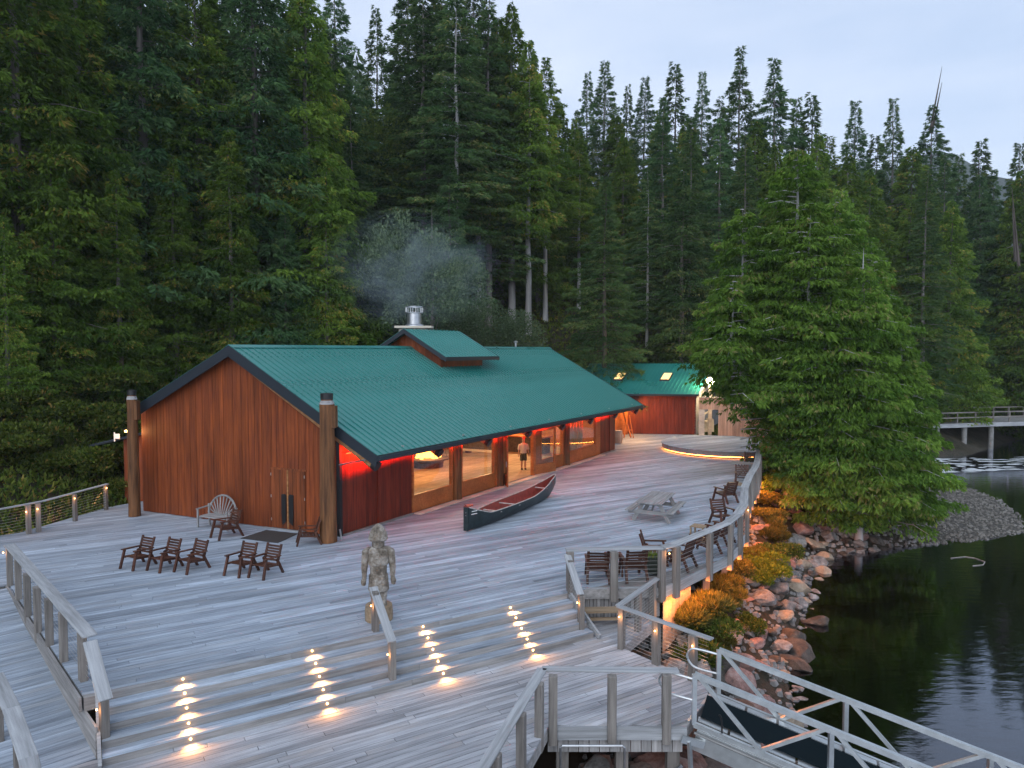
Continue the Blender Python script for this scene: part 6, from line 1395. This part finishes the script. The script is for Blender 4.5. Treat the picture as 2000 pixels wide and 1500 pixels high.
MB().hexa([(-4.6, -.6, 3.4), (6.6, -.6, 3.4), (6.6, 3, 5.0), (-4.6, 3, 5.0), (-4.6, -.6, 3.5), (6.6, -.6, 3.5), (6.6, 3, 5.1), (-4.6, 3, 5.1)]).build('roof', M['roof'], cb)
# rapids
rap = MB(); rr4 = random.Random(6)
for i in range(130):
    x = rr4.uniform(33, 47); y = 61+ (x-33)*.15+rr4.uniform(-3.5, 3.5); l_ = rr4.uniform(.5, 2.2); w_ = rr4.uniform(.04, .14)*max(.2, 1-(x-33)/16)*2
    rap.add([(x, y-w_, WZ+.02), (x+l_/2, y-w_*1.6, WZ+.03), (x+l_, y, WZ+.02), (x+l_/2, y+w_*1.6, WZ+.04), (x, y+w_, WZ+.02)], [(0, 1, 2, 3, 4)])
rap.build('foam', plain('river foam', (.6, .65, .68), .6), kind='stuff')
tl = MB().tube([P(1857, 1090, WZ+.02), P(1885, 1087, WZ+.02), P(1905, 1090, WZ+.02), P(1924, 1097, WZ+.02), P(1920, 1103, WZ+.02), P(1900, 1105, WZ+.02)], .014, 5).build('floating_line', M['canoegrey']); props(tl, 'thin curved line floating on the dark water', 'rope')

# ------------------------------------------------------------------ haze
hm = bpy.data.materials.new('evening haze'); hm.use_nodes = True; hn = hm.node_tree; hn.nodes.clear(); ho_ = hn.nodes.new('ShaderNodeOutputMaterial'); hp_ = hn.nodes.new('ShaderNodeVolumePrincipled')
hp_.inputs['Color'].default_value = (.86, .92, 1, 1); hp_.inputs['Density'].default_value = .00025; hn.links.new(hp_.outputs[0], ho_.inputs['Volume'])
props(MB().box((-620, -80, -9.5), (1200, 1000, 205)).build('haze', hm), kind='stuff')
# ------------------------------------------------------------------ smoke
def smoke():
    m = bpy.data.materials.new('wood smoke'); m.use_nodes = True; n = m.node_tree; n.nodes.clear(); N = n.nodes.new; K = n.links.new
    out = N('ShaderNodeOutputMaterial'); pv = N('ShaderNodeVolumePrincipled'); pv.inputs['Color'].default_value = (.62, .78, 1, 1)
    t = N('ShaderNodeTexCoord'); z = N('ShaderNodeTexNoise'); z.inputs['Scale'].default_value = 2.3; z.inputs['Detail'].default_value = 6; z.inputs['Distortion'].default_value = .8; K(t.outputs['Object'], z.inputs['Vector'])
    g = N('ShaderNodeTexGradient'); g.gradient_type = 'SPHERICAL'; K(t.outputs['Object'], g.inputs[0])
    r = N('ShaderNodeMapRange'); r.inputs['From Min'].default_value = .44; r.inputs['From Max'].default_value = .70; K(z.outputs[0], r.inputs['Value'])
    a = N('ShaderNodeMath'); a.operation = 'MULTIPLY'; K(g.outputs[0], a.inputs[0]); K(r.outputs[0], a.inputs[1])
    b_ = N('ShaderNodeMath'); b_.operation = 'MULTIPLY'; b_.inputs[1].default_value = .25; K(a.outputs[0], b_.inputs[0]); K(b_.outputs[0], pv.inputs['Density']); K(pv.outputs[0], out.inputs['Volume'])
    bm = bmesh.new(); bmesh.ops.create_icosphere(bm, subdivisions=2, radius=1.0); me = bpy.data.meshes.new('smoke'); bm.to_mesh(me); bm.free(); me.materials.append(m)
    o = link('smoke', me, None); o.scale = (5.2, 2.6, 3.6); o.location = (cc.x-.3, cc.y+.8, 10.7); props(o, kind='stuff')
smoke()
